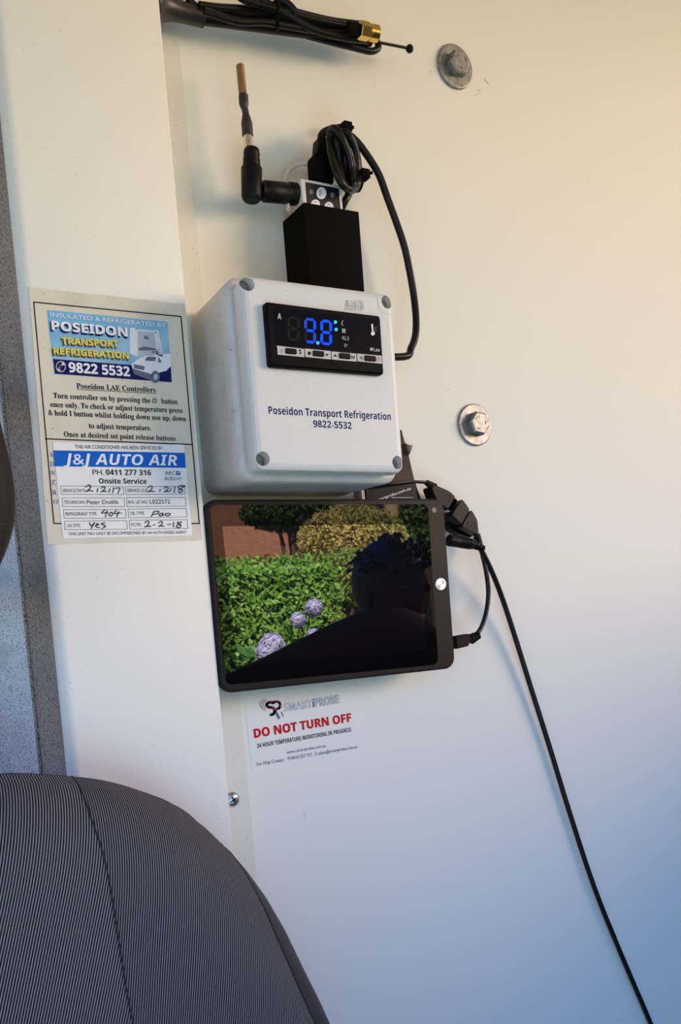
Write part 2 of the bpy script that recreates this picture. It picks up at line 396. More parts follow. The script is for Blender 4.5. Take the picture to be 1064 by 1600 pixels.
shape('truck_picture_dark', [zp((755, 335), (800, 322), (885, 340), (890, 352), (755, 352)), zp((795, 248), (815, 240), (840, 268), (800, 265)), zp((800, 428), (825, 398), (888, 402), (880, 432)), zp((905, 445), (905, 402), (932, 438)),
      zp((716, 455), (802, 472), (797, 500), (722, 488)), zp((712, 490), (800, 515), (862, 535), (858, 582), (720, 530)), circle2(*ZV(882, 552), 7.0, 9.5), zp((850, 362), (900, 358), (900, 368), (855, 371))], VM, ban, ID, 5, 'dark windows, bumper and wheel of the truck picture')
shape('truck_hub', [circle2(*ZV(884, 552), 3.4, 4.8)], VG, ban, ID, 6)
def tv(s, a, b, cap, m, st, lay, off=0.0, **k): return text(s, ZV(*a), ZV(*b), cap/4.836, m, ban, ID, st, lay, off, **k)
tv('INSULATED & REFRIGERATED BY', (92, 97), (962, 178), 30, WINK, None, 6)
for (s, a, b, cap, m, st, sh) in (('POSEIDON', (100, 197), (675, 248), 66, WINK, 'b', NAVY), ('TRANSPORT', (178, 303), (607, 328), 48, YEL, 'b', VD), ('REFRIGERATION', (115, 380), (684, 416), 48, YEL, 'b', VD)):
    tv(s, (a[0]-8, a[1]+14), (b[0]-6, b[1]+16), cap, sh, st, 6, name='letter_shadow')
    tv(s, (a[0]-4, a[1]+7), (b[0]-3, b[1]+8), cap, sh, st, 6, name='letter_shadow')
    tv(s, a, b, cap, m, st, 8)
    tv(s, a, b, cap, m, st, 8, outline=0.028, name='letter_edge')
tv('9822 5532', (230, 515), (692, 548), 72, WINK, 'b', 6)
tv('9822 5532', (230, 515), (692, 548), 72, WINK, 'b', 6, outline=0.02, name='letter_edge')
shape('telephone_symbol', stroke_polys(circle2(*ZV(168, 475), 7.2, 8.2), 0.9, True)+stroke_polys(smooth2([ZV(150, 505), ZV(158, 478), ZV(188, 452)]), 3.2)+stroke_polys([ZV(146, 500), ZV(160, 508)], 3)+stroke_polys([ZV(184, 445), ZV(196, 458)], 3), WINK, ban, ID, 6)
def t1(s, a, b, cap, m=INK, st='s', par=t, lay=2, **k): return text(s, Z1(*a), Z1(*b), cap/3.325, m, par, ID, st, lay, 0.008, **k)
t1('Poseidon LAE Controllers', (398, 588), (809, 609), 27)
shape('underline', stroke_polys([Z1(400, 594), Z1(811, 615)], 0.8), INK, t, ID, 2)
t1('Turn controller on by pressing the', (277, 638), (782, 664), 27)
shape('power_symbol', stroke_polys([(Z1(802, 652)[0]+3.3*math.sin(a), Z1(802, 652)[1]-3.3*math.cos(a)) for a in [0.6+k*(2*math.pi-1.2)/12 for k in range(13)]], 1.1)+stroke_polys([Z1(802, 636), Z1(802, 652)], 1.1), INK, t, ID, 2)
t1('button', (838, 667), (923, 671), 27)
t1('once only. To check or adjust temperature press', (262, 684), (948, 716), 27)
t1('& hold I button whilst holding down use up, down', (252, 727), (966, 759), 27)
t1('to adjust temperature.', (463, 795), (786, 807), 27)
t1('Once at desired set point release buttons', (333, 839), (913, 861), 27)
for s, x, y in (('A', 256, 944), ('D', 259, 992), ('N', 262, 1038), ('Z', 266, 1088), ('R', 272, 1140), ('O', 278, 1188)):
    t1(s, (x, y), (x+24, y+1), 24, LETB, 's', name='printed_letter')

# ------------------------------------------------------------------ service sticker
SD = ID+0.0003
t = thing('service_sticker', P(190, 765, SD), 'white air conditioner service sticker with blue band and handwriting, stuck over the cream one', 'sticker')
mb = MB(); mb.prism(roundpoly([xz(*Z1(275, 868), SD), xz(*Z1(955, 880), SD), xz(*Z1(1000, 1352), SD), xz(*Z1(328, 1368), SD)], 0.001), ID, SD); mb.build('vinyl', WPAPER, t, False)
ts = lambda s, a, b, cap, m=GINK, st=None, **k: text(s, Z1(*a), Z1(*b), cap/3.325, m, t, SD, st, 3, **k)
shape('blue_band', [[Z1(277, 910), Z1(960, 923), Z1(965, 1001), Z1(284, 993)]], BLUE, t, SD, 1)
ts('THIS AIR CONDITIONER HAS BEEN SERVICED BY', (390, 900), (845, 907), 18)
ts('J&J AUTO AIR', (328, 983), (922, 989), 56, WINK, 'bi')
ts('PH.', (482, 1037), (541, 1038), 27); ts('0411 277 316', (551, 1038), (785, 1040), 28, INK, 'b')
ts('Onsite Service', (515, 1082), (762, 1084), 26, INK, 'b')
ts('ARC', (857, 1038), (911, 1038), 20); ts('AU02147', (855, 1065), (942, 1066), 17)
shape('licence_mark', [[Z1(914, 1018), Z1(936, 1018), Z1(936, 1038), Z1(914, 1038)]], BLUE, t, SD, 2)
shape('licence_mark_tick', [[Z1(918, 1026), Z1(925, 1033), Z1(936, 1018), Z1(930, 1018), Z1(925, 1026)]], YEL, t, SD, 3)
boxes = [[(315, 1095), (640, 1098), (643, 1140), (318, 1138)], [(652, 1098), (960, 1098), (962, 1137), (655, 1140)], [(322, 1157), (645, 1157), (648, 1202), (325, 1202)], [(658, 1155), (963, 1155), (966, 1200), (660, 1202)],
         [(330, 1218), (652, 1217), (655, 1262), (333, 1263)], [(665, 1215), (968, 1212), (972, 1256), (668, 1260)], [(335, 1278), (658, 1275), (661, 1320), (338, 1322)], [(672, 1273), (972, 1270), (977, 1315), (675, 1320)]]
pl = []
for b in boxes: pl += stroke_polys([Z1(*p) for p in b], 0.7, True)
shape('form_boxes', pl, GINK, t, SD, 1)
for s, a, b, cap in (('SERVICE DATE:', (327, 1127), (447, 1127), 17), ('SERVICE DUE:', (662, 1127), (770, 1127), 17), ('TECHNICIAN:', (334, 1188), (443, 1188), 17), ('Peter Dodds', (452, 1190), (615, 1188), 22), ('RHL LIC NO:', (668, 1187), (768, 1187), 17), ('L022572', (778, 1188), (884, 1187), 22),
                     ('REFRIGERANT TYPE:', (342, 1249), (506, 1248), 17), ('OIL TYPE:', (677, 1246), (752, 1245), 17), ('UV DYE:', (350, 1310), (420, 1308), 17), ('FILTER:', (684, 1305), (735, 1304), 17),
                     ('THIS UNIT MAY ONLY BE DECOMMISIONED BY AN AUTHORISED AGENT', (357, 1352), (970, 1342), 15)):
    ts(s, a, b, cap)
def two(x, y, s=1.0): return [(x, y-22*s), (x+14*s, y-32*s), (x+24*s, y-24*s), (x+14*s, y-8*s), (x, y), (x+16*s, y-4*s), (x+34*s, y-2*s)]
hand = [two(446, 1124, 1.05), [(508, 1108), (505, 1126)], two(525, 1126, 0.85), [(572, 1110), (566, 1128)], [(590, 1105), (586, 1130)], [(598, 1108), (622, 1106), (612, 1134)],
        two(768, 1126, 0.95), [(832, 1112), (829, 1124)], two(852, 1126, 0.85), [(887, 1108), (884, 1120)], [(908, 1098), (904, 1128)], [(962, 1095), (935, 1094), (925, 1106), (948, 1118), (935, 1130), (926, 1122), (945, 1105), (958, 1098)],
        [(545, 1218), (528, 1236), (562, 1232)], [(556, 1222), (548, 1256)], [(578, 1232), (566, 1242), (576, 1252), (586, 1240), (578, 1230)], [(604, 1222), (594, 1238), (622, 1236)], [(616, 1228), (606, 1256)], [(630, 1236), (633, 1236)],
        [(800, 1228), (786, 1254)], [(796, 1230), (822, 1226), (820, 1238), (794, 1244)], [(838, 1236), (826, 1244), (836, 1252), (846, 1236), (846, 1250)], [(884, 1238), (862, 1238), (858, 1246), (872, 1250), (886, 1244)],
        [(465, 1286), (474, 1302), (492, 1284)], [(490, 1288), (474, 1316)], [(496, 1300), (512, 1296), (504, 1290), (498, 1306), (516, 1312)], [(545, 1286), (526, 1292), (548, 1304), (530, 1316)],
        two(752, 1308, 0.95), [(796, 1298), (806, 1297)], two(824, 1306, 0.85), [(868, 1296), (886, 1294)], [(902, 1284), (900, 1308)], [(944, 1282), (920, 1286), (940, 1300), (928, 1312), (916, 1304), (938, 1290)]]
pl = []
for h in hand: pl += stroke_polys(smooth2([Z1(*p) for p in h]) if len(h) > 2 else [Z1(*p) for p in h], 1.5)
shape('handwriting', pl, PEN, t, SD, 4, 'black marker handwriting')

# ------------------------------------------------------------------ controller box
LD, RD = 0.078, 0.064
cx, cz, lw, lh = 0.3014, 0.1573+Z0, 0.1044, 0.1114
bx = thing('controller_box', (cx, 0, cz-lh/2), 'grey-white plastic controller box with blue digital readout on the wall', 'controller box')
def ringset(w, h, r, levels): return [[Vector((x, -d, z)) for x, z in rrect(cx, cz, w-2*i, h-2*i, max(r-i, 0.001), 7)] for i, d in levels]
mb = MB(); mb.rings(ringset(lw+0.010, lh+0.010, 0.010, [(0.0015, 0), (0.0015, 0.002), (0.0004, RD-0.014), (0, RD-0.012), (0, RD-0.003), (0.001, RD-0.001), (0.003, RD)])); mb.build('body', ABSD, bx)
mb = MB(); mb.rings(ringset(lw+0.002, lh+0.002, 0.006, [(0.001, RD-0.001), (0.001, RD+0.003), (0, RD+0.005), (0, LD-0.004), (0.0008, LD-0.0018), (0.0022, LD-0.0006), (0.0042, LD)]))
lid = mb.build('lid', ABS, bx)
holes = ((387.5, 443), (605.0, 471.5), (411.5, 716.5), (621.5, 722.5))
mbc = MB()
for h in holes: mbc.revolve(P(*h, LD)+Vector((0, -0.004, 0)), (0, 1, 0), [(0, 0.0043), (0.014, 0.0040)], 28)
cut = mbc.build('cutter', ABS); md = lid.modifiers.new('b', 'BOOLEAN'); md.object = cut; md.operation = 'DIFFERENCE'; md.solver = 'EXACT'
bpy.context.view_layer.update(); dg = bpy.context.evaluated_depsgraph_get()
nm = bpy.data.meshes.new_from_object(lid.evaluated_get(dg)); lid.modifiers.clear(); lid.data = nm
for p in nm.polygons: p.use_smooth = p.normal.y > -0.97
nm.set_sharp_from_angle(angle=math.radians(24))
bpy.data.objects.remove(cut)
PLUG = mat('grey_screw_plug', (0.20, 0.19, 0.175), 0.5)
for h in holes:
    c = P(*h, LD); c.y = -(LD-0.0098)
    mb = MB(); mb.revolve(c, (0, -1, 0), [(0, 0.0038), (0.002, 0.0038), (0.0028, 0.0032)], 20)
    s = mb.build('corner_screw', PLUG, bx)
ZD = zoomer(4.433, 400, 460)
text('ABB', ZD(612, 107), ZD(748, 112), 66/4.433, mat('embossed_plastic', (0.33, 0.30, 0.26), 0.5), bx, LD, 'b', 1, outline=0.014, name='embossed_logo')
shape('logo_cuts', stroke_polys([ZD(612, 76), ZD(748, 86)], 0.5)+stroke_polys([ZD(632, 38), ZD(634, 108)], 0.5)+stroke_polys([ZD(684, 44), ZD(687, 110)], 0.5)+stroke_polys([ZD(726, 48), ZD(729, 112)], 0.5), MATS['embossed_plastic'], bx, LD, 1.5)
shape('corner_outline', stroke_polys(smooth2([ZD(838, 0), ZD(842, 60), ZD(858, 108), ZD(890, 132), ZD(945, 138)]), 0.5), mat('mould_line', (0.42, 0.39, 0.34), 0.5), bx, LD, 1)
Z2 = zoomer(2.66, 280, 400)
text('Poseidon Transport Refrigeration', Z2(372, 656), Z2(880, 682), 30/2.66, NAVY, bx, LD, 'b', 1)
text('9822-5532', Z2(558, 711), Z2(717, 719), 28/2.66, NAVY, bx, LD, 'b', 1)
# display
DD = LD+0.0045
dq = [xz(*ZD(65, 47), DD), xz(*ZD(862, 148), DD), xz(*ZD(888, 556), DD), xz(*ZD(98, 494), DD)]
mb = MB(); mb.prism(roundpoly(dq, 0.0022, 5), LD-0.001, DD, 0.0012); disp = mb.build('display_panel', mat('display_black', (0.0035, 0.003, 0.0028), 0.4, spec=0.07), bx)
GL = mat('display_window', (0.0025, 0.0025, 0.0025), 0.3, spec=0.06)
OFF = mat('unlit_segment', (0.016, 0.0145, 0.0135), 0.6, spec=0.05)
SEG = mat('blue_lit_segment', (0.0, 0.005, 0.05), 0.5, emit=(0.010, 0.085, 1.0), estr=1.15, spec=0.0)
SEGD = mat('blue_lit_segment_dim', (0.0, 0.005, 0.05), 0.5, emit=(0.03, 0.10, 0.85), estr=0.8, spec=0.0)
DOT = mat('cyan_lit_dot', (0.0, 0.1, 0.3), 0.5, emit=(0.06, 0.50, 1.0), estr=1.1, spec=0.0)
ICON = mat('icon_grey_print', (0.40, 0.38, 0.36), 0.5); ICOND = mat('icon_dim_print', (0.16, 0.15, 0.14), 0.5)
shape('display_window', [[ZD(120, 85), ZD(850, 175), ZD(868, 415), ZD(140, 345)]], GL, disp, DD, 0.5)
def digit(x0, y0, w, h, lean, th, on, moff=OFF, mon=SEG):
    """seven hexagonal segments; (x0,y0) upper-left in zoom pixels, skewed along the panel"""
    sk = 0.105
    def q(u, v): x = x0+u*w+lean*v*h; return ZD(x, y0+v*h+sk*(u*w))
    tu, tv_ = th/w, th/h; g = 0.03
    def hz(v): return [q(tu*0.5+g, v), q(tu+g, v-tv_/2), q(1-tu-g, v-tv_/2), q(1-tu*0.5-g, v), q(1-tu-g, v+tv_/2), q(tu+g, v+tv_/2)]
    def vt(u, v0, v1): return [q(u, v0+g), q(u+tu/2, v0+tv_*0.6+g), q(u+tu/2, v1-tv_*0.6-g), q(u, v1-g), q(u-tu/2, v1-tv_*0.6-g), q(u-tu/2, v0+tv_*0.6+g)]
    a = tu/2; S = {'a': hz(tv_/2), 'g': hz(0.5), 'd': hz(1-tv_/2), 'f': vt(a, 0.03, 0.49), 'b': vt(1-a, 0.03, 0.49), 'e': vt(a, 0.51, 0.97), 'c': vt(1-a, 0.51, 0.97)}
    for k in 'abcdefg':
        lit = k in on
        shape('segment', [S[k]], (mon[k] if isinstance(mon, dict) else mon) if lit else moff, disp, DD, 2, 'lit blue segment' if lit else 'unlit dark segment')
digit(216, 148, 86, 170, 0.00, 19, '')
digit(333, 160, 82, 176, 0.00, 19, 'abfgcd', OFF, {'a': SEGD, 'b': SEG, 'f': SEGD, 'g': SEG, 'c': SEGD, 'd': SEG})
digit(444, 172, 82, 176, 0.00, 20, 'abcdefg')
for p in ((427, 337), (549, 193), (554, 244)): shape('indicator_dot', [circle2(*ZD(*p), 2.6, 2.8)], DOT, disp, DD, 3, 'cyan lit dot')
shape('bell_icon', [[ZD(158, 130), ZD(166, 133), ZD(170, 158), ZD(176, 164), ZD(148, 162), ZD(152, 155)]]+stroke_polys([ZD(150, 172), ZD(156, 164)], 0.8)+stroke_polys([ZD(172, 174), ZD(168, 165)], 0.8), ICON, disp, DD, 2)
shape('sound_icon', stroke_polys(smooth2([ZD(602, 183), ZD(592, 198), ZD(600, 215)]), 1.4), ICON, disp, DD, 2)
shape('fan_icon', [circle2(*ZD(600, 243), 1.4, 1.6, 8), circle2(*ZD(614, 245), 1.4, 1.6, 8), circle2(*ZD(600, 260), 1.4, 1.6, 8), circle2(*ZD(614, 262), 1.4, 1.6, 8), circle2(*ZD(607, 252), 1.3, 1.5, 8)], ICON, disp, DD, 2)
text('RL3', ZD(598, 315), ZD(643, 319), 26/4.433, ICON, disp, DD, None, 2, name='printed_letters')
shape('defrost_icon', stroke_polys([ZD(611, 342), ZD(614, 364)], 0.7)+stroke_polys([ZD(620, 343), ZD(623, 366)], 0.7)+stroke_polys(circle2(*ZD(631, 350), 0.8, 0.9, 8), 0.5, True), ICON, disp, DD, 2)
shape('thermometer_icon', stroke_polys([ZD(803, 208), ZD(808, 262)], 2.4)+[circle2(*ZD(809, 270), 3.0, 3.4)], WINK, disp, DD, 2)
shape('thermometer_scale', stroke_polys([ZD(822, 228), ZD(838, 230)], 0.6)+stroke_polys([ZD(824, 240), ZD(834, 241)], 0.6)+stroke_polys([ZD(822, 254), ZD(838, 256)], 0.6)+stroke_polys([ZD(822, 228), ZD(826, 254)], 0.5), ICOND, disp, DD, 2)
shape('maker_leaf', [circle2(*ZD(799, 380), 2.4, 2.6)], ICON, disp, DD, 2)
text('Lae', ZD(814, 394), ZD(857, 398), 24/4.433, ICON, disp, DD, 'b', 2, name='printed_letters')
TILE = mat('button_label_print', (0.50, 0.475, 0.44), 0.45)
tiles = [[(145, 355), (333, 378), (335, 435), (150, 417)], [(338, 375), (517, 393), (519, 451), (342, 433)], [(522, 395), (695, 411), (697, 466), (525, 451)], [(700, 410), (870, 425), (873, 481), (703, 463)]]
btn = [(240, 395), (430, 412), (612, 428), (788, 445)]
ORNG = mat('orange_print', (0.55, 0.10, 0.03), 0.5)
for i, tl in enumerate(tiles):
    lab = shape('button_label', [[ZD(*p) for p in tl]], TILE, disp, DD, 1)
    x, y = btn[i]
    mb = MB(); mb.prism(roundpoly([xz(*ZD(x-38, y-23), DD), xz(*ZD(x+38, y-15), DD), xz(*ZD(x+40, y+22), DD), xz(*ZD(x-36, y+16), DD)], 0.0008), DD, DD+0.0010, 0.0004); mb.build('button', BLK, disp)
def tri(x, y, s, u): return [ZD(x-s, y+s*0.6*u), ZD(x+s, y+s*0.6*u+1), ZD(x, y-s*0.7*u)]
shape('button_marks', stroke_polys([ZD(175, 380), ZD(177, 404)], 0.8)+[tri(304, 387, 12, 1), tri(306, 409, 12, -1), tri(491, 420, 13, -1), tri(549, 423, 13, 1), circle2(*ZD(368, 408), 2.6, 3.0, 10)]+stroke_polys([ZD(719, 430), ZD(737, 450)], 1.0)+stroke_polys([ZD(737, 431), ZD(719, 449)], 1.0), INK, disp, DD, 2)
text('M', ZD(661, 446), ZD(684, 448), 23/4.433, INK, disp, DD, 'b', 2, name='printed_letters')
pc = ZD(846, 450)
shape('power_mark', stroke_polys([(pc[0]+2.6*math.sin(a), pc[1]-2.9*math.cos(a)) for a in [0.6+k*(2*math.pi-1.2)/10 for k in range(11)]], 0.7)+stroke_polys([(pc[0], pc[1]-3.6), (pc[0], pc[1])], 0.7), ORNG, disp, DD, 2)
# cable gland on the right side of the box
g = P(623, 563, 0.03); g.x = cx+lw/2+0.004
mb = MB(); mb.revolve(g, (1, 0, 0.15), [(-0.002, 0.0045), (0.0012, 0.0045), (0.0018, 0.0032), (0.0045, 0.0028)], 16); mb.build('cable_gland', BLK, bx)

# ------------------------------------------------------------------ black holder with remote
Z4 = zoomer(3.129, 340, 180)
HD = 0.0315; hx0 = 0.3206; hx1 = P(560.5, 329.6, HD).x; hz1 = P(474.2, 315.8, HD).z; hz0 = cz+lh/2-0.004
h = thing('remote_holder', (hx0, 0, hz0), 'tall matt black open-topped holder standing above the controller box', 'holder')
th = 0.0013
def hb(x0, x1, d0, d1, z0=hz0, z1=hz1):
    m_ = MB(); m_.obox(((x0+x1)/2, -(d0+d1)/2, (z0+z1)/2), (1, 0, 0), (0, 1, 0), (0, 0, 1), (x1-x0)/2, (d1-d0)/2, (z1-z0)/2, 0.0004); return m_
hb(hx0, hx1, HD-th, HD).build('front_panel', BLKM, h); hb(hx0, hx1, 0, th).build('back_panel', BLKM, h)
hb(hx0, hx0+th, th, HD-th).build('side_panel', BLKM, h); hb(hx1-th, hx1, th, HD-th).build('side_panel', BLKM, h)
hb(hx0+th, hx1-th, th, HD-th, hz0, hz0+th).build('bottom_panel', BLKM, h)
# remote
RDp = 0.027
rq = [xz(*Z4(404, 306), RDp), xz(*Z4(602, 345), RDp), xz(*Z4(625, 560), RDp), xz(*Z4(430, 540), RDp)]
rm = thing('remote_unit', (sum(p[0] for p in rq)/4, -RDp, min(p[1] for p in rq)), 'white remote unit with black keypad poking out of the black holder', 'remote')
RW = mat('remote_white_plastic', (0.74, 0.70, 0.63), 0.35)
mb = MB(); mb.prism(roundpoly(rq, 0.0022, 5), RDp-0.012, RDp, 0.0008); mb.build('case', RW, rm)
kq = [Z4(428, 326), Z4(592, 358), Z4(606, 520), Z4(440, 500)]
kp = shape('keypad', [kq], mat('keypad_black', (0.010, 0.010, 0.010), 0.35), rm, RDp, 1)
kc = [circle2(*Z4(507, 382), 7.8, 9.3)]
shape('mode_button', kc, WINK, kp, RDp, 2, 'round white mode button')
text('MODE', Z4(506, 398), Z4(509, 366), 4.2, INK, kp, RDp, None, 3, name='printed_letters')
shape('indicator', [circle2(*Z4(457, 375), 3.3, 4.0)], mat('indicator_grey', (0.16, 0.155, 0.15), 0.5), kp, RDp, 2)
shape('indicator', [circle2(*Z4(560, 390), 3.3, 4.0)], MATS['indicator_grey'], kp, RDp, 2)
for p in ((478, 438), (543, 450)):
    b_ = shape('round_button', [circle2(*Z4(*p), 7.2, 8.2)], WINK, kp, RDp, 2)
    q = Z4(*p); shape('button_mark', stroke_polys([(q[0]-2.5, q[1]-4.2), (q[0], q[1]-5.0), (q[0]+2, q[1]-3.8)], 0.8), INK, kp, RDp, 3)
mb = MB(); mb.tube([P(*Z4(345, 462), 0.02), P(*Z4(330, 330), 0.010), P(*Z4(350, 268), 0.008), P(*Z4(400, 240), 0.008), P(*Z4(455, 245), 0.012), P(*Z4(500, 300), 0.018), P(*Z4(500, 350), 0.020)], 0.0016, 8)
mb.build('wrist_loop', mat('white_cord', (0.68, 0.62, 0.52), 0.6), rm, True, 'off-white loop')
# antenna on the remote
Z3 = zoomer(2.364, 230, 0)
AD = 0.024
an = thing('elbow_antenna', P(395, 300, AD), 'stubby black elbow antenna with bare copper coil tip, left of the white remote', 'antenna')
a0, a1 = P(*Z4(402, 388), AD-0.006), P(*Z4(205, 370), AD)
ax = (a1-a0); L = ax.length
mb = MB(); mb.revolve(a0, ax, [(0, 0.0063), (0.001, 0.0070), (L*0.27, 0.0070), (L*0.30, 0.0060), (L*0.36, 0.0060), (L*0.38, 0.0066), (L*0.88, 0.0066), (L*0.92, 0.0056), (L*1.0, 0.0056)], 24); mb.build('connector_nut', BLK, an)
b0, b1 = P(*Z4(166, 420), AD), P(*Z4(166, 165), AD); up_ = b1-b0; Lb = up_.length
mb = MB(); mb.revolve(b0, up_, [(0, 0.0048), (0.001, 0.0058), (0.003, 0.0066), (0.003, 0.0066), (Lb*0.62, 0.0069), (Lb*0.66, 0.0056), (Lb*0.72, 0.0058), (Lb*0.74, 0.0050), (Lb*0.78, 0.0056), (Lb*0.86, 0.0050), (Lb*0.88, 0.0054), (Lb*0.98, 0.0050), (Lb, 0.0044)], 24); mb.build('elbow_barrel', BLK, an)
def ZA(x, y): return P(*Z3(x, y), AD)
mb = MB(); q0, q1 = ZA(375, 560), ZA(371, 494); mb.revolve(q0, q1-q0, [(0, 0.0030), ((q1-q0).length, 0.0030)], 20); mb.build('ferrule', mat('silver_ferrule', (0.75, 0.68, 0.56), 0.25, metal=1.0), an)
mb = MB(); pts = [ZA(371, 502), ZA(369, 470), ZA(366, 440), ZA(363, 415), ZA(358, 392), ZA(356, 372), ZA(355, 352)]
mb.tube(pts, lambda t_: 0.0036 if t_ < 0.25 else (0.0036-(t_-0.25)/0.2*0.0014 if t_ < 0.45 else (0.0022 if t_ < 0.6 else min(0.0031, 0.0022+(t_-0.6)/0.12*0.0009))), 16); mb.build('sleeve', mat('heatshrink', (0.022, 0.014, 0.011), 0.5), an)
c0, c1 = ZA(354, 360), ZA(343, 240); axc = (c1-c0); Lc = axc.length; axc.normalize(); ea = axc.orthogonal().normalized(); eb = axc.cross(ea)
hel = [c0+axc*(Lc*k/330)+(ea*math.cos(k*2*math.pi*18/330)+eb*math.sin(k*2*math.pi*18/330))*0.0022 for k in range(331)]
mb = MB(); mb.tube(hel, 0.00050, 6, False); mb.build('coil', COPPER, an)
mb = MB(); mb.revolve(c0, axc, [(0, 0.0018), (Lc*0.98, 0.0018)], 12); mb.build('core', mat('copper_core', (0.16, 0.075, 0.035), 0.6), an)

# coiled usb cable
CD = 0.022
us = thing('usb_cable', P(540, 260, CD), 'thick black cable coiled and zip-tied above the holder, running down to the box', 'cable')
def Z4P(x, y, d=CD): return P(*Z4(x, y), d)
mb = MB(); mb.prism(roundpoly([xz(*Z4(462, 205), CD), xz(*Z4(478, 182), CD), xz(*Z4(530, 182), CD), xz(*Z4(548, 205), CD), xz(*Z4(560, 345), CD), xz(*Z4(468, 330), CD)], 0.0018), CD-0.007, CD+0.004, 0.0015); pl_ = mb.build('plug', BLKM, us)
mb = MB(); mb.prism(roundpoly([xz(*Z4(478, 190), CD), xz(*Z4(484, 115), CD), xz(*Z4(526, 115), CD), xz(*Z4(530, 190), CD)], 0.0012), CD-0.005, CD+0.003, 0.001); mb.build('plug_neck', BLK, us)
def loop(cx_, cy_, rx, ry, rot, d, n=16):
    pts = []
    for k in range(n+1):
        a = 2*math.pi*k/n; u, v = rx*math.cos(a), ry*math.sin(a)
        pts.append(P(*Z4(cx_+u*math.cos(rot)-v*math.sin(rot), cy_+u*math.sin(rot)+v*math.cos(rot)), d+0.004*math.sin(a*2+cx_)+0.002))
    return pts
CR = 0.0026
mb = MB(); mb.tube([Z4P(503, 130), Z4P(510, 95), Z4P(540, 75), Z4P(580, 65), Z4P(620, 70)], CR, 10)
for (x, y, rx, ry, rot, d) in ((625, 215, 58, 155, -0.20, 0.020), (612, 218, 42, 150, -0.26, 0.026), (632, 222, 48, 140, -0.12, 0.030), (600, 210, 40, 148, -0.24, 0.033), (640, 215, 36, 135, -0.20, 0.024), (622, 225, 25, 138, -0.22, 0.028)):
    mb.tube(loop(x, y, rx, ry, rot, d), CR, 10, True, 4)
mb.tube([Z4P(640, 330), Z4P(640, 385), Z4P(622, 420), Z4P(600, 470, 0.018), Z4P(590, 520, 0.012)], CR, 10)
mb.tube([Z4P(560, 80), Z4P(620, 85), Z4P(680, 130), Z4P(740, 210), Z4P(790, 295), Z4P(830, 405), Z4P(872, 520), Z4P(912, 640), Z4P(938, 760), Z4P(960, 890), Z4P(970, 1000, 0.024), Z4P(966, 1080, 0.026), Z4P(945, 1140, 0.028), Z4P(915, 1180, 0.03), g+Vector((0.004, 0, 0.001))], CR, 10)
mb.build('cord', RUB, us)
for (x, y, dx, dy, tx) in ((628, 62, 26, -3, 0), (715, 292, 30, -12, 0)):
    tie = MB(); c_ = Z4P(x, y, 0.031); tie.obox(c_, (1, 0, 0), (0, 1, 0), (0, 0, 1), 0.0032, 0.0035, 0.0030, 0.0006); tie.tube([c_, P(*Z4(x+dx+12, y+dy), 0.033)], 0.0011, 6, False)
    if y < 100: tie.tube([Z4P(612, 45, 0.034), Z4P(640, 90, 0.037), Z4P(630, 125, 0.034), Z4P(612, 110, 0.012), Z4P(612, 45, 0.012), Z4P(612, 45, 0.034)], 0.0011, 6)
    else: tie.tube([Z4P(700, 300, 0.034), Z4P(650, 340, 0.037), Z4P(690, 370, 0.012), Z4P(715, 300, 0.012), Z4P(700, 300, 0.034)], 0.0011, 6)
    tie.build('zip_tie', BLKM, us)

# ------------------------------------------------------------------ whip antenna with bundled lead at the top
ZW = zoomer(2.533, 240, 0)
WD = 0.020
wa = thing('whip_antenna', P(300, 15, WD), 'black magnetic-base whip antenna with bundled lead and gold connector at the top', 'antenna')
def ZWP(x, y, d=WD): return P(*ZW(x, y), d)
bc = ZWP(40, 22, 0.016); bc.x = PX1+0.0002
axw = (ZWP(300, 42)-bc).normalized()
mb = MB(); mb.revolve(bc, (1, 0, -0.05), [(0, 0.0135), (0.002, 0.0135), (0.003, 0.0125), (0.008, 0.0085), (0.014, 0.0066), (0.022, 0.0058), (0.034, 0.0052)], 28); mb.build('magnetic_base', mat('base_brown_black', (0.030, 0.022, 0.018), 0.38), wa)
w0 = bc+Vector((0.030, 0, -0.0015)); w1, w2 = ZWP(880, 166), ZWP(1002, 190)
mb = MB(); mb.tube([w0, w0.lerp(w1, 0.3), w0.lerp(w1, 0.9), w1, w2], lambda t_: 0.0044-0.0014*t_ if t_ < 0.62 else 0.00095, 12); mb.build('whip', RUB, wa)
mb = MB(); mb.sphere(ZWP(1013, 193), 0.0028); mb.build('ball_tip', BLK, wa)
strands = [[(150, -30), (140, 0), (200, 48), (280, 72), (400, 74), (500, 90), (560, 125), (700, 165), (800, 190), (862, 203), (890, 186), (872, 150), (820, 140)],
           [(330, -20), (360, 0), (440, 25), (520, 45), (650, 80), (815, 112)], [(365, -25), (400, 0), (460, 18), (560, 48), (700, 82), (822, 98)],
           [(225, 32), (350, 52), (480, 70), (620, 108), (720, 140), (830, 146)], [(478, -10), (500, 0), (535, 18), (562, 48)],
           [(200, 45), (330, 85), (440, 88), (560, 108), (700, 128), (825, 128)], [(180, 20), (260, 30), (380, 38), (500, 62), (640, 92), (830, 108)], [(230, 60), (330, 60), (430, 58), (560, 80), (700, 112), (820, 120)],
           [(420, -10), (470, 25), (540, 65), (640, 120), (760, 150), (850, 160)]]
mb = MB()
for i, s in enumerate(strands): mb.tube([ZWP(x, y, 0.018+0.0022*((i*5) % 7)) for x, y in s], 0.0023, 9)
mb.build('bundled_lead', RUB, wa)
mb = MB(); mb.tube([ZWP(494, -15, 0.036), ZWP(492, 40, 0.038), ZWP(490, 108, 0.034), ZWP(490, 112, 0.012), ZWP(494, 50, 0.008), ZWP(494, -15, 0.012), ZWP(494, -15, 0.036)], 0.0012, 6); mb.build('wire_tie', BLKM, wa)
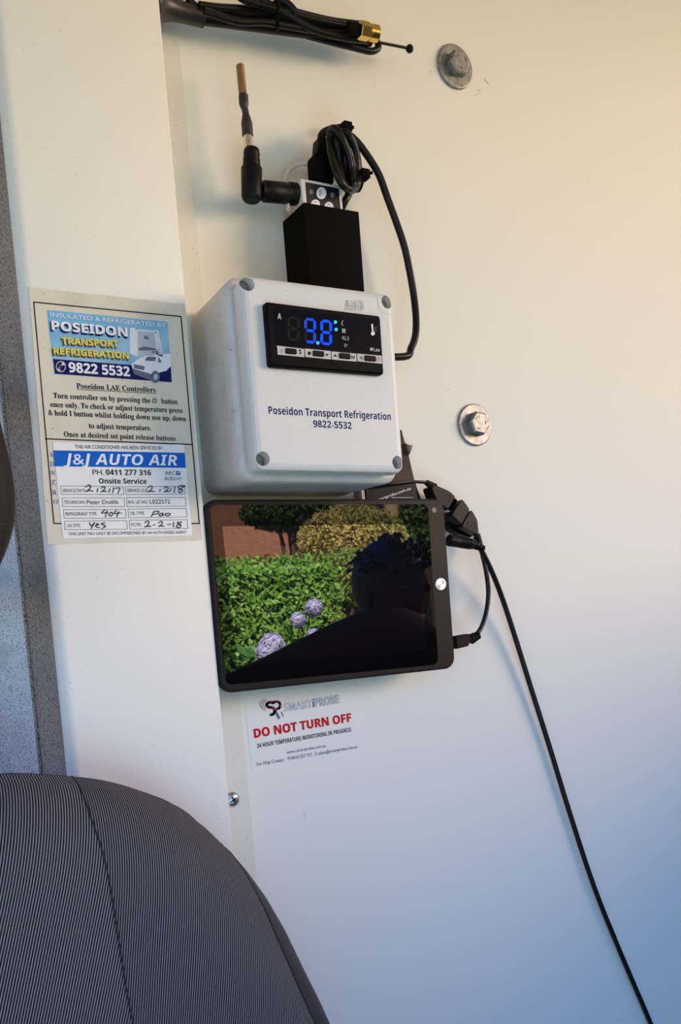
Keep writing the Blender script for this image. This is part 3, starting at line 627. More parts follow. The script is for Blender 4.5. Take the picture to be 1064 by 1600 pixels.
g0, g1 = ZWP(812, 118, 0.036), ZWP(884, 134, 0.036); ga = (g1-g0); gl = ga.length
mb = MB(); mb.revolve(g0, ga, [(0, 0.0050), (0.0006, 0.0056), (gl*0.50, 0.0056), (gl*0.52, 0.0050)], 6, 0.3); cn = mb.build('connector', GOLD, wa, False, 'gold hexagonal connector')
mb = MB(); mb.revolve(g0+ga*0.5, ga, [(0, 0.0046), (gl*0.06, 0.0046), (gl*0.08, 0.0053), (gl*0.48, 0.0053), (gl*0.5, 0.0048), (gl*0.5, 0.0038), (gl*0.3, 0.0036)], 24); mb.build('connector_collar', GOLD, cn)
mb = MB(); mb.tube([g0-ga*0.6, g0], 0.0036, 12, False); mb.build('crimp_sleeve', BLKM, wa)

# ------------------------------------------------------------------ transmitter behind the tablet
ZE = zoomer(4.836, 550, 680)
TD = 0.020
tr = thing('transmitter_box', P(600, 790, 0.01), 'black transmitter box with white web address, tucked behind tablet top edge', 'transmitter')
def zq(d, *pts): return [xz(*ZE(x, y), d) for x, y in pts]
mb = MB(); mb.prism(roundpoly(zq(TD, (100, 392), (478, 358), (525, 620), (120, 640)), 0.0012), 0.0045, TD, 0.0006); mb.build('case', mat('gloss_black_plastic', (0.008, 0.0075, 0.007), 0.3, spec=0.12), tr)
mb = MB(); mb.prism(roundpoly(zq(TD+0.0004, (66, 395), (92, 384), (112, 600), (85, 600)), 0.0008), 0.010, TD+0.0004, 0.0006); mb.build('edge_strip', mat('pink_white_plastic', (0.55, 0.40, 0.38), 0.3), tr, True, 'pinkish pale edge strip')
text('smartprobe.com.au', ZE(178, 505), ZE(445, 410), 22/4.836, WINK, tr, TD, None, 1)
shape('printed_rule', stroke_polys([ZE(300, 471), ZE(460, 471)], 0.6), WINK, tr, TD, 1)
pt = thing('mounting_plate', P(640, 730, 0.004), 'thin dark brown plate wedged behind the box corner with a torn tab', 'plate')
mb = MB(); mb.prism(zq(0.003, (372, -40), (385, 0), (432, 160), (470, 330), (525, 490), (330, 640), (280, 350)), 0.0, 0.003, 0.0004); mb.build('plate', mat('dark_tinted_plastic', (0.040, 0.028, 0.018), 0.4, spec=0.1, mixc=(60, (0.075, 0.055, 0.035), 0.4, 0.7)), pt)
mb = MB(); mb.prism(zq(0.006, (404, 60), (430, 72), (460, 74), (455, 100), (437, 146), (418, 120)), 0.0005, 0.006, 0.0008); mb.build('tab', mat('brown_tab', (0.06, 0.038, 0.026), 0.5), pt)

# ------------------------------------------------------------------ tablet
FD = 0.032
tx, tz, tw, th_, tr_ = 0.3253, 0.0297+Z0, 0.1856, 0.1231, math.radians(0.3)
tb = thing('tablet', (tx, 0, tz-th_/2), 'black tablet with glossy screen mirroring a green garden, mounted below the controller box', 'tablet')
def tring(ins, d): return [Vector((x, -d, z)) for x, z in rrect(tx, tz, tw-2*ins, th_-2*ins, 0.0085-ins, 8, tr_)]
mb = MB(); mb.rings([tring(0.004, FD-0.0105), tring(0.001, FD-0.0085), tring(0, FD-0.006), tring(0, FD-0.002), tring(0.0004, FD-0.0008), tring(0.0014, FD)]); mb.build('body', BRN, tb)
mb = MB(); mb.prism(rrect(tx, tz, 0.08, 0.06, 0.004), 0, FD-0.010); mb.build('wall_mount', BLKM, tb)
Z6 = zoomer(2.595, 310, 760)
GLS = mat('touch_glass', (0.003, 0.003, 0.003), 0.012, ior=1.50, bump=(35, 0.02, 0.0006))
gq = [xz(*Z6(44, 76), FD), xz(*Z6(930, 72), FD), xz(*Z6(972, 722), FD), xz(*Z6(112, 806), FD)]
mb = MB(); mb.prism(roundpoly(gq, 0.0055, 6), FD-0.001, FD+0.0003); mb.build('glass', GLS, tb, False)
sq = [xz(*Z6(96, 163), FD), xz(*Z6(888, 152), FD), xz(*Z6(926, 664), FD), xz(*Z6(155, 728), FD)]
SCR = mat('screen', (0.004, 0.004, 0.0045), 0.012, ior=2.1, bump=(35, 0.02, 0.0006))
mb = MB(); mb.prism(sq, FD-0.0005, FD+0.0004); mb.build('screen', SCR, tb, False, 'glossy switched-off display area')
hbt = P(688, 913, FD)
BRU = bpy.data.materials.new('brushed_button'); BRU.use_nodes = True; _b = BRU.node_tree.nodes['Principled BSDF']
_b.inputs['Base Color'].default_value = (0.75, 0.73, 0.70, 1); _b.inputs['Metallic'].default_value = 1; _b.inputs['Roughness'].default_value = 0.35; _b.inputs['Anisotropic'].default_value = 0.85
_tg = BRU.node_tree.nodes.new('ShaderNodeTangent'); _tg.direction_type = 'RADIAL'; _tg.axis = 'Y'; BRU.node_tree.links.new(_tg.outputs[0], _b.inputs['Tangent'])
bo = bpy.data.objects.new('home_button', None)
mb = MB(); mb.revolve((0, 0, 0), (0, -1, 0), [(0, 0.0050), (0.0005, 0.0050), (0.0009, 0.0046), (0.0010, 0.0040)], 32)
o = mb.build('home_button', BRU, None); o.parent = tb; o.location = hbt-tb.location; o['label'] = 'round brushed silver button'
mb = MB(); mb.revolve(P(678.3, 797, FD), (0, -1, 0), [(-0.0005, 0.0019), (0.0001, 0.0019)], 20); mb.build('front_camera', mat('lens_grey', (0.15, 0.12, 0.10), 0.2), tb)

# ------------------------------------------------------------------ leads at the tablet's right side
def ZEP(x, y, d=0.028): return P(*ZE(x, y), d)
al = thing('adapter_lead', P(700, 790, 0.02), 'black lead with chunky joined usb plugs at the tablet upper right corner', 'cable')
mb = MB(); mb.tube([ZEP(70, 405, 0.0225), ZEP(110, 388, 0.0235), ZEP(180, 380, 0.0235), ZEP(300, 366, 0.024), ZEP(400, 356, 0.022), ZEP(480, 352, 0.018), ZEP(570, 358, 0.014)], 0.0012, 8); mb.build('thin_cord', RUB, al)
def plug(name, pts, d0, d1, bev=0.0006, m=BRN, par=al):
    q = MB(); q.prism(roundpoly(zq(d1, *pts), 0.0022), d0, d1, bev); return q.build(name, m, par)
for k in range(4):
    q = MB(); a_ = ZEP(560+k*17, 356+k*12, 0.014); b_ = ZEP(570+k*17, 363+k*12, 0.014); q.revolve(a_, b_-a_, [(0, 0.0022+k*0.0004), ((b_-a_).length, 0.0022+k*0.0004)], 12); q.build('strain_relief', BLK, al)
p1 = plug('plug_body', [(598, 385), (640, 378), (735, 420), (785, 465), (728, 562), (640, 500)], 0.007, 0.0185)
q = MB()
for dd in ((700, 470, 728, 448), (735, 490, 755, 462)): pass
shape('moulded_mark', stroke_polys([ZE(700, 475), ZE(722, 448)], 0.7)+stroke_polys([ZE(722, 448), ZE(750, 468)], 0.7)+stroke_polys([ZE(750, 468), ZE(735, 505)], 0.7), BLK, p1, 0.0186, 1)
plug('metal_shell', [(782, 478), (792, 488), (742, 575), (728, 566)], 0.010, 0.0183, 0.0001, mat('plug_shell_steel', (0.65, 0.63, 0.60), 0.3, metal=1.0))
plug('socket_body', [(832, 478), (892, 560), (830, 677), (752, 602)], 0.006, 0.0195)
p2 = plug('plug_body', [(902, 560), (948, 640), (960, 756), (828, 690)], 0.007, 0.0185, 0.0003)
shape('moulded_mark', stroke_polys(circle2(*ZE(900, 690), 6.0, 8.0, 16), 0.8, True)+stroke_polys([ZE(892, 702), ZE(908, 675)], 0.8), BLK, p2, 0.0186, 1)
plug('lower_plug', [(720, 600), (760, 612), (830, 690), (930, 755), (900, 775), (800, 740), (740, 700)], 0.002, 0.0095, 0.0004, BLK)
for k in range(4):
    q = MB(); a_ = ZEP(940+k*9, 760+k*18, 0.015); b_ = ZEP(946+k*9, 770+k*18, 0.015); q.revolve(a_, b_-a_, [(0, 0.0032-k*0.0004), ((b_-a_).length, 0.0032-k*0.0004)], 12); q.build('strain_relief', BLK, al)
mb = MB(); mb.tube([ZEP(935, 750, 0.015), ZEP(965, 815, 0.0155), ZEP(985, 860, 0.017), P(752, 860, 0.018), P(759, 890, 0.021), P(763, 925, 0.020), P(760, 955, 0.021), P(753, 978, 0.023), P(745, 991, 0.025)], 0.0018, 9); mb.build('return_cord', RUB, al)
Z5 = zoomer(4, 540, 660)
q = MB(); q.prism(roundpoly([xz(*Z5(690, 1335), 0.028), xz(*Z5(770, 1320), 0.028), xz(*Z5(790, 1350), 0.028), xz(*Z5(770, 1398), 0.028), xz(*Z5(697, 1416), 0.028)], 0.0008), 0.022, 0.028, 0.0008); q.build('micro_plug', BLK, al)
for k in range(3):
    q = MB(); a_ = P(*Z5(782+k*18, 1355-k*10), 0.025); b_ = P(*Z5(792+k*18, 1350-k*10), 0.025); q.revolve(a_, b_-a_, [(0, 0.0040-k*0.0004), ((b_-a_).length, 0.0040-k*0.0004)], 12); q.build('strain_relief', BLK, al)
pw = thing('power_lead', P(740, 850, 0.02), 'long thin black power lead with round plug trailing down the wall', 'cable')
j0, j1 = ZEP(728, 794, 0.026), ZEP(905, 822, 0.025); jl = (j1-j0).length
pr = [(0, 0.0036), (0.0005, 0.0043)]
for k in range(8): pr += [(jl*(0.45+k*0.06), 0.0043), (jl*(0.465+k*0.06), 0.0039), (jl*(0.48+k*0.06), 0.0043)]
pr += [(jl, 0.0040), (jl+0.0008, 0.0030)]
mb = MB(); mb.revolve(j0, j1-j0, pr, 20); mb.build('barrel_plug', BLK, pw)
for k in range(4):
    q = MB(); a_ = ZEP(912+k*22, 824+k*9, 0.025); b_ = ZEP(926+k*22, 830+k*9, 0.025); q.revolve(a_, b_-a_, [(0, 0.0034-k*0.0003), ((b_-a_).length, 0.0034-k*0.0003)], 12); q.build('strain_relief', BLK, pw)
mb = MB(); mb.tube([j1, ZEP(960, 835, 0.025), P(752, 860, 0.024), P(766, 888, 0.020), P(783, 930, 0.014), P(803, 990, 0.009), P(828, 1070, 0.006), P(858, 1165, 0.0045), P(890, 1270, 0.004), P(928, 1385, 0.004), P(968, 1485, 0.004), P(1017, 1600, 0.004), P(1045, 1670, 0.004), P(1080, 1800, 0.004), P(1120, 2100, 0.004), P(1150, 2500, 0.004), P(1165, 2900, 0.004)], 0.00215, 10)
mb.build('cord', RUB, pw)

# ------------------------------------------------------------------ warning sticker under the tablet
ZS = zoomer(3.669, 310, 1060)
WDp = 0.00025
t = thing('warning_sticker', P(470, 1145, 0), 'clear-white warning sticker with red lettering on the wall below the tablet', 'sticker')
mb = MB(); mb.prism(roundpoly([xz(*ZS(262, 102), WDp), xz(*ZS(925, -8), WDp), xz(*ZS(962, 425), WDp), xz(*ZS(308, 537), WDp)], 0.002), 0, WDp); mb.build('vinyl', mat('clear_white_vinyl', (0.80, 0.77, 0.67), 0.4, spec=0.2), t, False)
tw_ = lambda s, a, b, cap, m, st=None, **k: text(s, ZS(*a), ZS(*b), cap/3.669, m, t, WDp, st, 2, **k)
SILV = mat('silver_grey_ink', (0.42, 0.42, 0.43), 0.4)
shape('sound_waves', stroke_polys(smooth2([ZS(366, 122), ZS(350, 145), ZS(362, 172)]), 0.8)+stroke_polys(smooth2([ZS(378, 120), ZS(360, 148), ZS(372, 182)]), 0.8)+stroke_polys(smooth2([ZS(390, 122), ZS(372, 148), ZS(384, 185)]), 0.9), mat('maroon_ink', (0.28, 0.03, 0.05), 0.5), t, WDp, 2)
shape('logo_letter', stroke_polys(smooth2([ZS(428, 140), ZS(405, 138), ZS(390, 152), ZS(402, 165), ZS(426, 168), ZS(436, 182)]), 4.4)+stroke_polys(smooth2([ZS(426, 140), ZS(446, 133), ZS(466, 142), ZS(464, 168), ZS(444, 178)]), 4.2), MATS['maroon_ink'], t, WDp, 3, 'maroon S of the logo')
shape('logo_letter', stroke_polys(smooth2([ZS(437, 182), ZS(432, 202), ZS(412, 210)]), 4.2)+stroke_polys([ZS(440, 185), ZS(462, 228)], 3.8)+stroke_polys([ZS(474, 192), ZS(486, 216)], 1.4), mat('slate_ink', (0.10, 0.13, 0.17), 0.5), t, WDp, 4, 'slate grey P of the logo')
tw_('SMART', (492, 190), (652, 166), 46, SILV, 'b', outline=0.018)
tw_('i', (655, 166), (664, 165), 46, MATS['slate_ink'], 'b')
tw_('PROBE', (668, 162), (806, 140), 46, mat('blue_grey_ink', (0.30, 0.33, 0.40), 0.4), 'b', outline=0.026)
tw_('DO NOT TURN OFF', (320, 341), (878, 246), 48, RED, 'b')
tw_('DO NOT TURN OFF', (320, 341), (878, 246), 48, RED, 'b', outline=0.022, name='letter_edge')
tw_('24 HOUR TEMPERATURE MONITORING IN PROGRESS', (337, 399), (876, 304), 24, INK, 'b')
tw_('www.smartprobe.com.au', (507, 432), (730, 393), 17, GINK)
tw_('For Help Contact   M 0410 557 727   E adam@smartprobe.com.au', (335, 502), (910, 399), 19, GINK)

# scratches and specks on the wall paint
mb = MB()
for (a, b, w) in (((474, 1268), (476.5, 1277), 0.7), ((757, 124), (763, 131), 1.2), ((746, 141), (751, 142), 0.8), ((742, 150), (748, 146), 0.6), ((672, 112), (673, 113), 1.2), ((700, 608), (701, 609), 1)):
    for pl in stroke_polys([a, b], w): mb.add([P(x, y, 0)+Vector((0, -0.0001, 0)) for x, y in pl], [(0, 1, 2, 3)])
o = mb.build('paint_scratches', mat('scratch_grey', (0.30, 0.28, 0.25), 0.6), None, False); tag(o, 'tiny grey scratches and chips in the white wall paint', 'scratches', kind='stuff')

# ------------------------------------------------------------------ seat
SE, SF = 0.070, 0.125                       # depth of the outline and of the front cushion face
st = thing('driver_seat', (0.07, -0.10, Z0-0.62), 'grey pinstripe fabric seat back with leather edge in the lower left corner', 'seat')
top_px = [(-12, 1209), (40, 1208), (112, 1213), (165, 1220), (215, 1234), (265, 1254), (305, 1282), (345, 1318)]
out_px = [(345, 1318), (375, 1352), (404, 1392), (432, 1440), (462, 1502), (486, 1550), (509, 1601), (545, 1690), (585, 1810)]
lea_px = [(345, 1318), (368, 1362), (392, 1412), (416, 1462), (440, 1520), (458, 1562), (475, 1601), (505, 1690), (535, 1810)]
sea_px = [(112, 1213), (135, 1240), (150, 1280), (160, 1330), (171, 1400), (182, 1470), (193, 1540), (205, 1601), (225, 1700), (245, 1810)]
TOP = [Vector(xz(x, y, SE)) for x, y in top_px]; OUT = [Vector(xz(x, y, SE)) for x, y in out_px]
LEA = [Vector(xz(x, y, SE+0.02*min(1, i/3))) for i, (x, y) in enumerate(lea_px)]
SEA = [Vector(xz(x, y, SE+0.050*min(1, i/1.5))) for i, (x, y) in enumerate(sea_px)]
XC = TOP[0].x
BORD = TOP+OUT[1:]
def dist(p):
    b = 9
    for a, c in zip(BORD, BORD[1:]):
        e = c-a; s = max(0, min(1, (p-a).dot(e)/e.length_squared)); b = min(b, (p-(a+e*s)).length)
    return b
def depth(p): q = min(dist(p)/0.055, 1); return SE+(SF-SE)*math.sqrt(max(0, 1-(1-q)**2))
def resamp(pl, n):
    pl = [Vector((v.x, v.y, 0)) for v in pl]; pl = catmull(pl, 8); L_ = [0]
    for a, b in zip(pl, pl[1:]): L_.append(L_[-1]+(b-a).length)
    out = []; j = 0
    for k in range(n):
        s = L_[-1]*k/(n-1)
        while j < len(L_)-2 and L_[j+1] < s: j += 1
        f_ = (s-L_[j])/max(1e-9, L_[j+1]-L_[j]); q = pl[j].lerp(pl[j+1], f_); out.append(Vector((q.x, q.y)))
    return out
def coons(topc, leftc, rightc, nu, nv):
    T, Lc, Rc = resamp(topc, nu), resamp(leftc, nv), resamp(rightc, nv)
    Bt = [Lc[-1].lerp(Rc[-1], k/(nu-1)) for k in range(nu)]; g_ = []
    for j in range(nv):
        v = j/(nv-1)
        for i in range(nu):
            u = i/(nu-1)
            g_.append(Lc[j]*(1-u)+Rc[j]*u+T[i]*(1-v)+Bt[i]*v-(T[0]*(1-u)*(1-v)+T[-1]*u*(1-v)+Bt[0]*(1-u)*v+Bt[-1]*u*v))
    return g_
def panel(name, grid, nu, nv, m, dfun, mirror=False, label=None):
    sgn = lambda p: Vector((2*XC-p.x, p.y)) if mirror else p
    v = [(sgn(p).x, -dfun(p), p.y) for p in grid]
    f = [(j*nu+i, j*nu+i+1, (j+1)*nu+i+1, (j+1)*nu+i) for j in range(nv-1) for i in range(nu-1)]
    if mirror: f = [tuple(reversed(q)) for q in f]
    return obj(name, v, f, m, st, 'all', label)
def pinstripe(name, ang, period, dark, light):
    m = bpy.data.materials.new(name); m.use_nodes = True; t_ = m.node_tree; b = t_.nodes['Principled BSDF']; b.inputs['Roughness'].default_value = 0.9; b.inputs['Specular IOR Level'].default_value = 0.2
    tc = t_.nodes.new('ShaderNodeTexCoord'); mp = t_.nodes.new('ShaderNodeMapping'); mp.vector_type = 'TEXTURE'; mp.inputs['Rotation'].default_value = (0, ang, 0)
    wv = t_.nodes.new('ShaderNodeTexWave'); wv.wave_type = 'BANDS'; wv.bands_direction = 'X'; wv.wave_profile = 'SIN'
    wv.inputs['Scale'].default_value = (2*math.pi/20)/period; wv.inputs['Distortion'].default_value = 0.0
    rmp = t_.nodes.new('ShaderNodeValToRGB'); rmp.color_ramp.elements[0].color = (*dark, 1); rmp.color_ramp.elements[1].color = (*light, 1); rmp.color_ramp.elements[0].position = 0.42; rmp.color_ramp.elements[1].position = 0.82
    n = t_.nodes.new('ShaderNodeTexNoise'); n.inputs['Scale'].default_value = 2500
    mx = t_.nodes.new('ShaderNodeMix'); mx.data_type = 'RGBA'; mx.blend_type = 'MULTIPLY'; mx.inputs[0].default_value = 0.5
    bp = t_.nodes.new('ShaderNodeBump'); bp.inputs['Strength'].default_value = 0.35; bp.inputs['Distance'].default_value = 0.0003
    t_.links.new(tc.outputs['Object'], mp.inputs[0]); t_.links.new(mp.outputs[0], wv.inputs[0]); t_.links.new(wv.outputs['Fac'], rmp.inputs[0]); t_.links.new(tc.outputs['Object'], n.inputs[0])
    t_.links.new(rmp.outputs[0], mx.inputs[6]); t_.links.new(n.outputs[1], mx.inputs[7]); t_.links.new(mx.outputs[2], b.inputs['Base Color']); t_.links.new(wv.outputs['Fac'], bp.inputs['Height']); t_.links.new(bp.outputs[0], b.inputs['Normal'])
    return m
PINL = pinstripe('pinstripe_fabric_centre', 0.30, 0.00140, (0.012, 0.0105, 0.0105), (0.30, 0.28, 0.28))
PINR = pinstripe('pinstripe_fabric_side', 0.16, 0.00128, (0.012, 0.0105, 0.0105), (0.26, 0.245, 0.245))
LEATH = mat('brown_black_leather', (0.020, 0.013, 0.012), 0.5, spec=0.2, bump=(900, 0.6, 0.0012), mixc=(600, (0.040, 0.028, 0.026), 0.4, 0.65))
CEN = [Vector((XC, TOP[0].y)), Vector((XC, TOP[0].y-0.1)), Vector((XC, SEA[-1].y))]
gA = coons([TOP[0], TOP[1], SEA[0]], CEN, SEA, 22, 60); gB = coons(TOP[2:], SEA, LEA, 36, 60)
gC = []
Lr, Or = resamp(LEA, 60), resamp(OUT, 60)
for j in range(60):
    for i in range(7): gC.append(Lr[j].lerp(Or[j], i/6))
for mi in (False, True):
    panel('centre_panel', gA, 22, 60, PINL, depth, mi); panel('side_panel', gB, 36, 60, PINR, depth, mi)
    panel('leather_edge', gC, 7, 60, LEATH, depth, mi, 'dark brown leather edging')
    mb = MB(); mb.tube([Vector((2*XC-p.x if mi else p.x, -depth(p)-0.0002, p.y)) for p in resamp(SEA, 60)], 0.0005, 6, False); mb.build('seam', mat('dark_thread', (0.012, 0.011, 0.011), 0.8), st)
    mb = MB(); mb.tube([Vector((2*XC-p.x if mi else p.x, -depth(p)-0.0001, p.y)) for p in Lr], lambda t_: 0.0002+0.0006*min(1, t_*4), 6, False); mb.build('piping', MATS['dark_thread'], st)
full = [Vector((2*XC-p.x, p.y)) for p in reversed(resamp(BORD, 80))]+resamp(BORD, 80)[1:]
mb = MB(); mb.rings([[Vector((p.x, -SE, p.y)) for p in full], [Vector((XC+(p.x-XC)*0.985, -0.052, p.y-0.004)) for p in full], [Vector((XC+(p.x-XC)*0.95, -0.042, p.y-0.012)) for p in full]], False, True); mb.build('back_shell', LEATH, st, 'all')
zc = SEA[-1].y
mb = MB(); mb.obox((XC, -0.27, zc-0.16), (1, 0, 0), (0, 1, 0), (0, 0, 1), 0.22, 0.22, 0.07, 0.03); mb.build('seat_cushion', PINL, st)
mb = MB(); mb.obox((XC, -0.10, zc-0.06), (1, 0, 0), (0, 1, 0), (0, 0, 1), 0.18, 0.03, 0.10, 0.02); mb.build('lower_back', LEATH, st)
mb = MB(); mb.obox((XC, -0.25, (zc-0.22+Z0-0.95)/2), (1, 0, 0), (0, 1, 0), (0, 0, 1), 0.16, 0.16, (zc-0.22-Z0+0.95)/2+0.01, 0.01); mb.build('seat_base', BLK, st)

# dark padded handle bulging in at the left edge
HDp = 0.10
hp = [(-22, 600), (-13, 650), (-3, 700), (5, 742), (9, 780), (7, 815), (-2, 848), (-16, 882), (-28, 905)]
gh = thing('padded_handle', P(0, 760, HDp), 'dark brown grained padded handle curving in at the left picture edge', 'handle')
mb = MB(); mb.tube([P(x-30, y, HDp) for x, y in hp], lambda t_: 0.0115+0.002*math.sin(math.pi*t_), 20); mb.build('grip', mat('grained_brown_leather', (0.016, 0.010, 0.008), 0.6, spec=0.2, bump=(700, 0.5, 0.001)), gh)
mb = MB()
for q in (hp[0], hp[-1]): mb.tube([P(q[0]-30, q[1], HDp), P(q[0]-40, q[1], 0.02), P(q[0]-46, q[1], -0.05)], 0.007, 12)
mb.build('handle_arm', BLK, gh)

# ------------------------------------------------------------------ the garden outside, seen only in the tablet's glass
MIR = Vector((0, -2*FD+0.6, Z0))            # mirror image of the lens behind the tablet
def R(px, py, y):
    q = P(px, py, FD); v = q-MIR; return MIR+v*((y-MIR.y)/v.y)
gr = slab('ground', -14, 16, -16, 6, -0.05, 0.0, mat('sunlit_ground', (0.07, 0.062, 0.05), 0.9, mixc=(1.5, (0.05, 0.055, 0.03), 0.4, 0.6)))
LEAFM = mat('hedge_leaf', (0.13, 0.32, 0.035), 0.45, mixc=(14, (0.26, 0.48, 0.06), 0.4, 0.65))
def leaf_cloud(mb, sampler, n, size, seed, droop=0.5):
    rnd = random.Random(seed)
    for _ in range(n):
        c, nrm = sampler(rnd); d1 = Vector((rnd.gauss(0, 1), rnd.gauss(0, 1), rnd.gauss(0, 1))); nn = (nrm+d1*droop).normalized()
        a = nn.orthogonal().normalized(); a.rotate(Matrix.Rotation(rnd.uniform(0, 6.28), 3, nn)); b = nn.cross(a); s = size*rnd.uniform(0.7, 1.3)
        mb.add([c-a*s, c+b*s*0.45+nn*s*0.1, c+a*s, c-b*s*0.45+nn*s*0.1], [(0, 1, 2, 3)])
HY = -6.0
hl, hr_, ht = R(330, 900, HY), R(528, 900, HY), R(430, 882, HY)
hd = thing('hedge', ((hl.x+hr_.x)/2, HY, 0), 'bright green clipped hedge reflected in the tablet screen', 'hedge')
w_ = hr_.x-hl.x+1.0; x0_ = hl.x-1.0
def hs(r_):
    k = r_.random()
    if k < 0.75: return Vector((x0_+r_.random()*w_, HY+0.0+r_.uniform(-0.08, 0.08), ht.z*r_.random())), Vector((0, 1, 0.4))
    if k < 0.9: return Vector((x0_+r_.random()*w_, HY-r_.random()*0.8, ht.z+r_.uniform(-0.04, 0.08))), Vector((0, 0.2, 1))
    return Vector((x0_+w_+r_.uniform(-0.05, 0.05), HY-r_.random()*0.8, ht.z*r_.random())), Vector((1, 0.3, 0.3))
mb = MB(); leaf_cloud(mb, hs, 22000, 0.025, 3); tag(mb.build('leaves', LEAFM, hd, False), kind='stuff')
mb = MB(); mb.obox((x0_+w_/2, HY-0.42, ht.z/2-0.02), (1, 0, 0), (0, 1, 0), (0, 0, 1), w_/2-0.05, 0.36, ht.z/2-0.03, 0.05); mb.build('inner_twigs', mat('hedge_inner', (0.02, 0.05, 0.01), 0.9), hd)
PET = mat('lavender_petals', (0.48, 0.45, 0.72), 0.6, mixc=(30, (0.66, 0.64, 0.85), 0.4, 0.6))
hy = thing('hydrangea_bush', (R(440, 1000, -5.2).x, -5.2, 0), 'hydrangea bush with pale lavender flower heads reflected low in tablet screen', 'bush')
for (px, py, rp_) in ((425, 1008, 19), (490, 949, 14), (465, 969, 12), (489, 994, 11), (415, 1020, 15)):
    c_ = R(px, py, -5.2); rad_ = rp_*((c_-MIR).length)/FPX
    mb = MB(); leaf_cloud(mb, lambda r_, c_=c_, rad_=rad_: (lambda n_: (c_+n_*rad_, n_))(Vector((r_.gauss(0, 1), r_.gauss(0, 1), r_.gauss(0, 1))).normalized()), 260, rad_*0.22, px, 0.3)
    mb.sphere(c_, rad_*0.9, 12, 8); mb.build('flower_head', PET, hy); mb = MB(); mb.tube([c_, c_+Vector((0, -0.12, -0.15)), Vector((hy.location.x, -5.45, 0))], 0.006, 6); mb.build('stem', mat('hydrangea_leaf', (0.06, 0.19, 0.03), 0.5), hy)
mb = MB()
leaf_cloud(mb, lambda r_: (Vector((hy.location.x+r_.uniform(-0.6, 0.5), -5.35+r_.uniform(-0.15, 0.1), r_.uniform(0.1, R(440, 1010, -5.3).z))), Vector((0, 1, 0.5))), 900, 0.06, 5)
tag(mb.build('leaves', mat('hydrangea_leaf', (0.06, 0.19, 0.03), 0.5), hy, False), kind='stuff')
def tree(name, px, py, y, rx, rz, n, size, m, label, trunk=(0.10, 0.07, 0.05), seed=1):
    c_ = R(px, py, y); t_ = thing(name, (c_.x, y, 0), label, 'tree')
    mb = MB(); mb.tube([(c_.x, y, 0), (c_.x+0.06, y, c_.z*0.5), (c_.x-0.03, y, c_.z)], lambda q: 0.12-0.06*q, 10)
    for k in range(6): mb.tube([(c_.x, y, c_.z*0.6), (c_.x+math.cos(k)*rx*0.4, y+math.sin(k)*rx*0.3, c_.z), (c_.x+math.cos(k)*rx*0.8, y+math.sin(k)*rx*0.6, c_.z+rz*0.4)], 0.03, 6)
    mb.build('trunk', mat(name+'_bark', trunk, 0.9), t_)
    def sp(r_):
        v = Vector((r_.gauss(0, 1), r_.gauss(0, 1), r_.gauss(0, 1))).normalized(); q = r_.uniform(0.45, 1.0)**0.5
        return Vector((c_.x+v.x*rx*q, y+v.y*rx*0.7*q, c_.z+v.z*rz*q)), v
    mb = MB(); leaf_cloud(mb, sp, n, size, seed, 0.8); tag(mb.build('leaves', m, t_, False), kind='stuff')
tree('golden_tree', 552, 842, -8.0, 0.62, 0.36, 8000, 0.023, mat('golden_leaf', (0.58, 0.45, 0.13), 0.5, mixc=(3, (0.42, 0.42, 0.10), 0.4, 0.6)), 'golden olive-leaved tree reflected at the middle of the tablet screen', seed=11)
tree('olive_shrub', 546, 905, -7.2, 0.36, 0.30, 4500, 0.02, mat('olive_leaf', (0.26, 0.34, 0.06), 0.5), 'yellow-green shrub reflected beside the dark head on the screen', seed=12)
tree('tall_dark_tree', 668, 815, -9.6, 0.42, 0.50, 2600, 0.045, mat('dark_leaf', (0.06, 0.14, 0.03), 0.5), 'dark green tree reflected at the upper right of the tablet glass', seed=13)
tree('background_tree', 455, 800, -11.3, 0.75, 0.28, 3200, 0.05, MATS['dark_leaf'], 'dark tree reflected along the upper left of the tablet glass', seed=14)
hs_ = thing('garden_house', (R(480, 850, -13).x, -13, 0), 'red-brown brick house reflected behind the trees in the tablet', 'house')
BRK = bpy.data.materials.new('brickwork'); BRK.use_nodes = True; _b = BRK.node_tree.nodes['Principled BSDF']; _bk = BRK.node_tree.nodes.new('ShaderNodeTexBrick'); _tc = BRK.node_tree.nodes.new('ShaderNodeTexCoord'); _mp = BRK.node_tree.nodes.new('ShaderNodeMapping'); _mp.inputs['Rotation'].default_value = (1.5708, 0, 0)
BRK.node_tree.links.new(_tc.outputs['Object'], _mp.inputs[0]); BRK.node_tree.links.new(_mp.outputs[0], _bk.inputs[0]); BRK.node_tree.links.new(_bk.outputs[0], _b.inputs[0]); _b.inputs['Roughness'].default_value = 0.9
_bk.inputs['Color1'].default_value = (0.34, 0.12, 0.07, 1); _bk.inputs['Color2'].default_value = (0.40, 0.17, 0.10, 1); _bk.inputs['Mortar'].default_value = (0.34, 0.17, 0.11, 1); _bk.inputs['Scale'].default_value = 7
hX = hs_.location.x
mb = MB(); mb.obox((hX, -14.6, 2.1), (1, 0, 0), (0, 1, 0), (0, 0, 1), 5.5, 1.5, 2.1); mb.build('brick_wall', BRK, hs_, False)
mb = MB(); mb.add([(hX-6, -12.7, 4.15), (hX+6, -12.7, 4.15), (hX+6, -14.6, 5.6), (hX-6, -14.6, 5.6), (hX-6, -16.5, 4.15), (hX+6, -16.5, 4.15)], [(0, 1, 2, 3), (3, 2, 5, 4), (0, 3, 4), (1, 5, 2), (0, 4, 5, 1)]); mb.build('roof', mat('dark_tile', (0.07, 0.055, 0.05), 0.8), hs_, False)
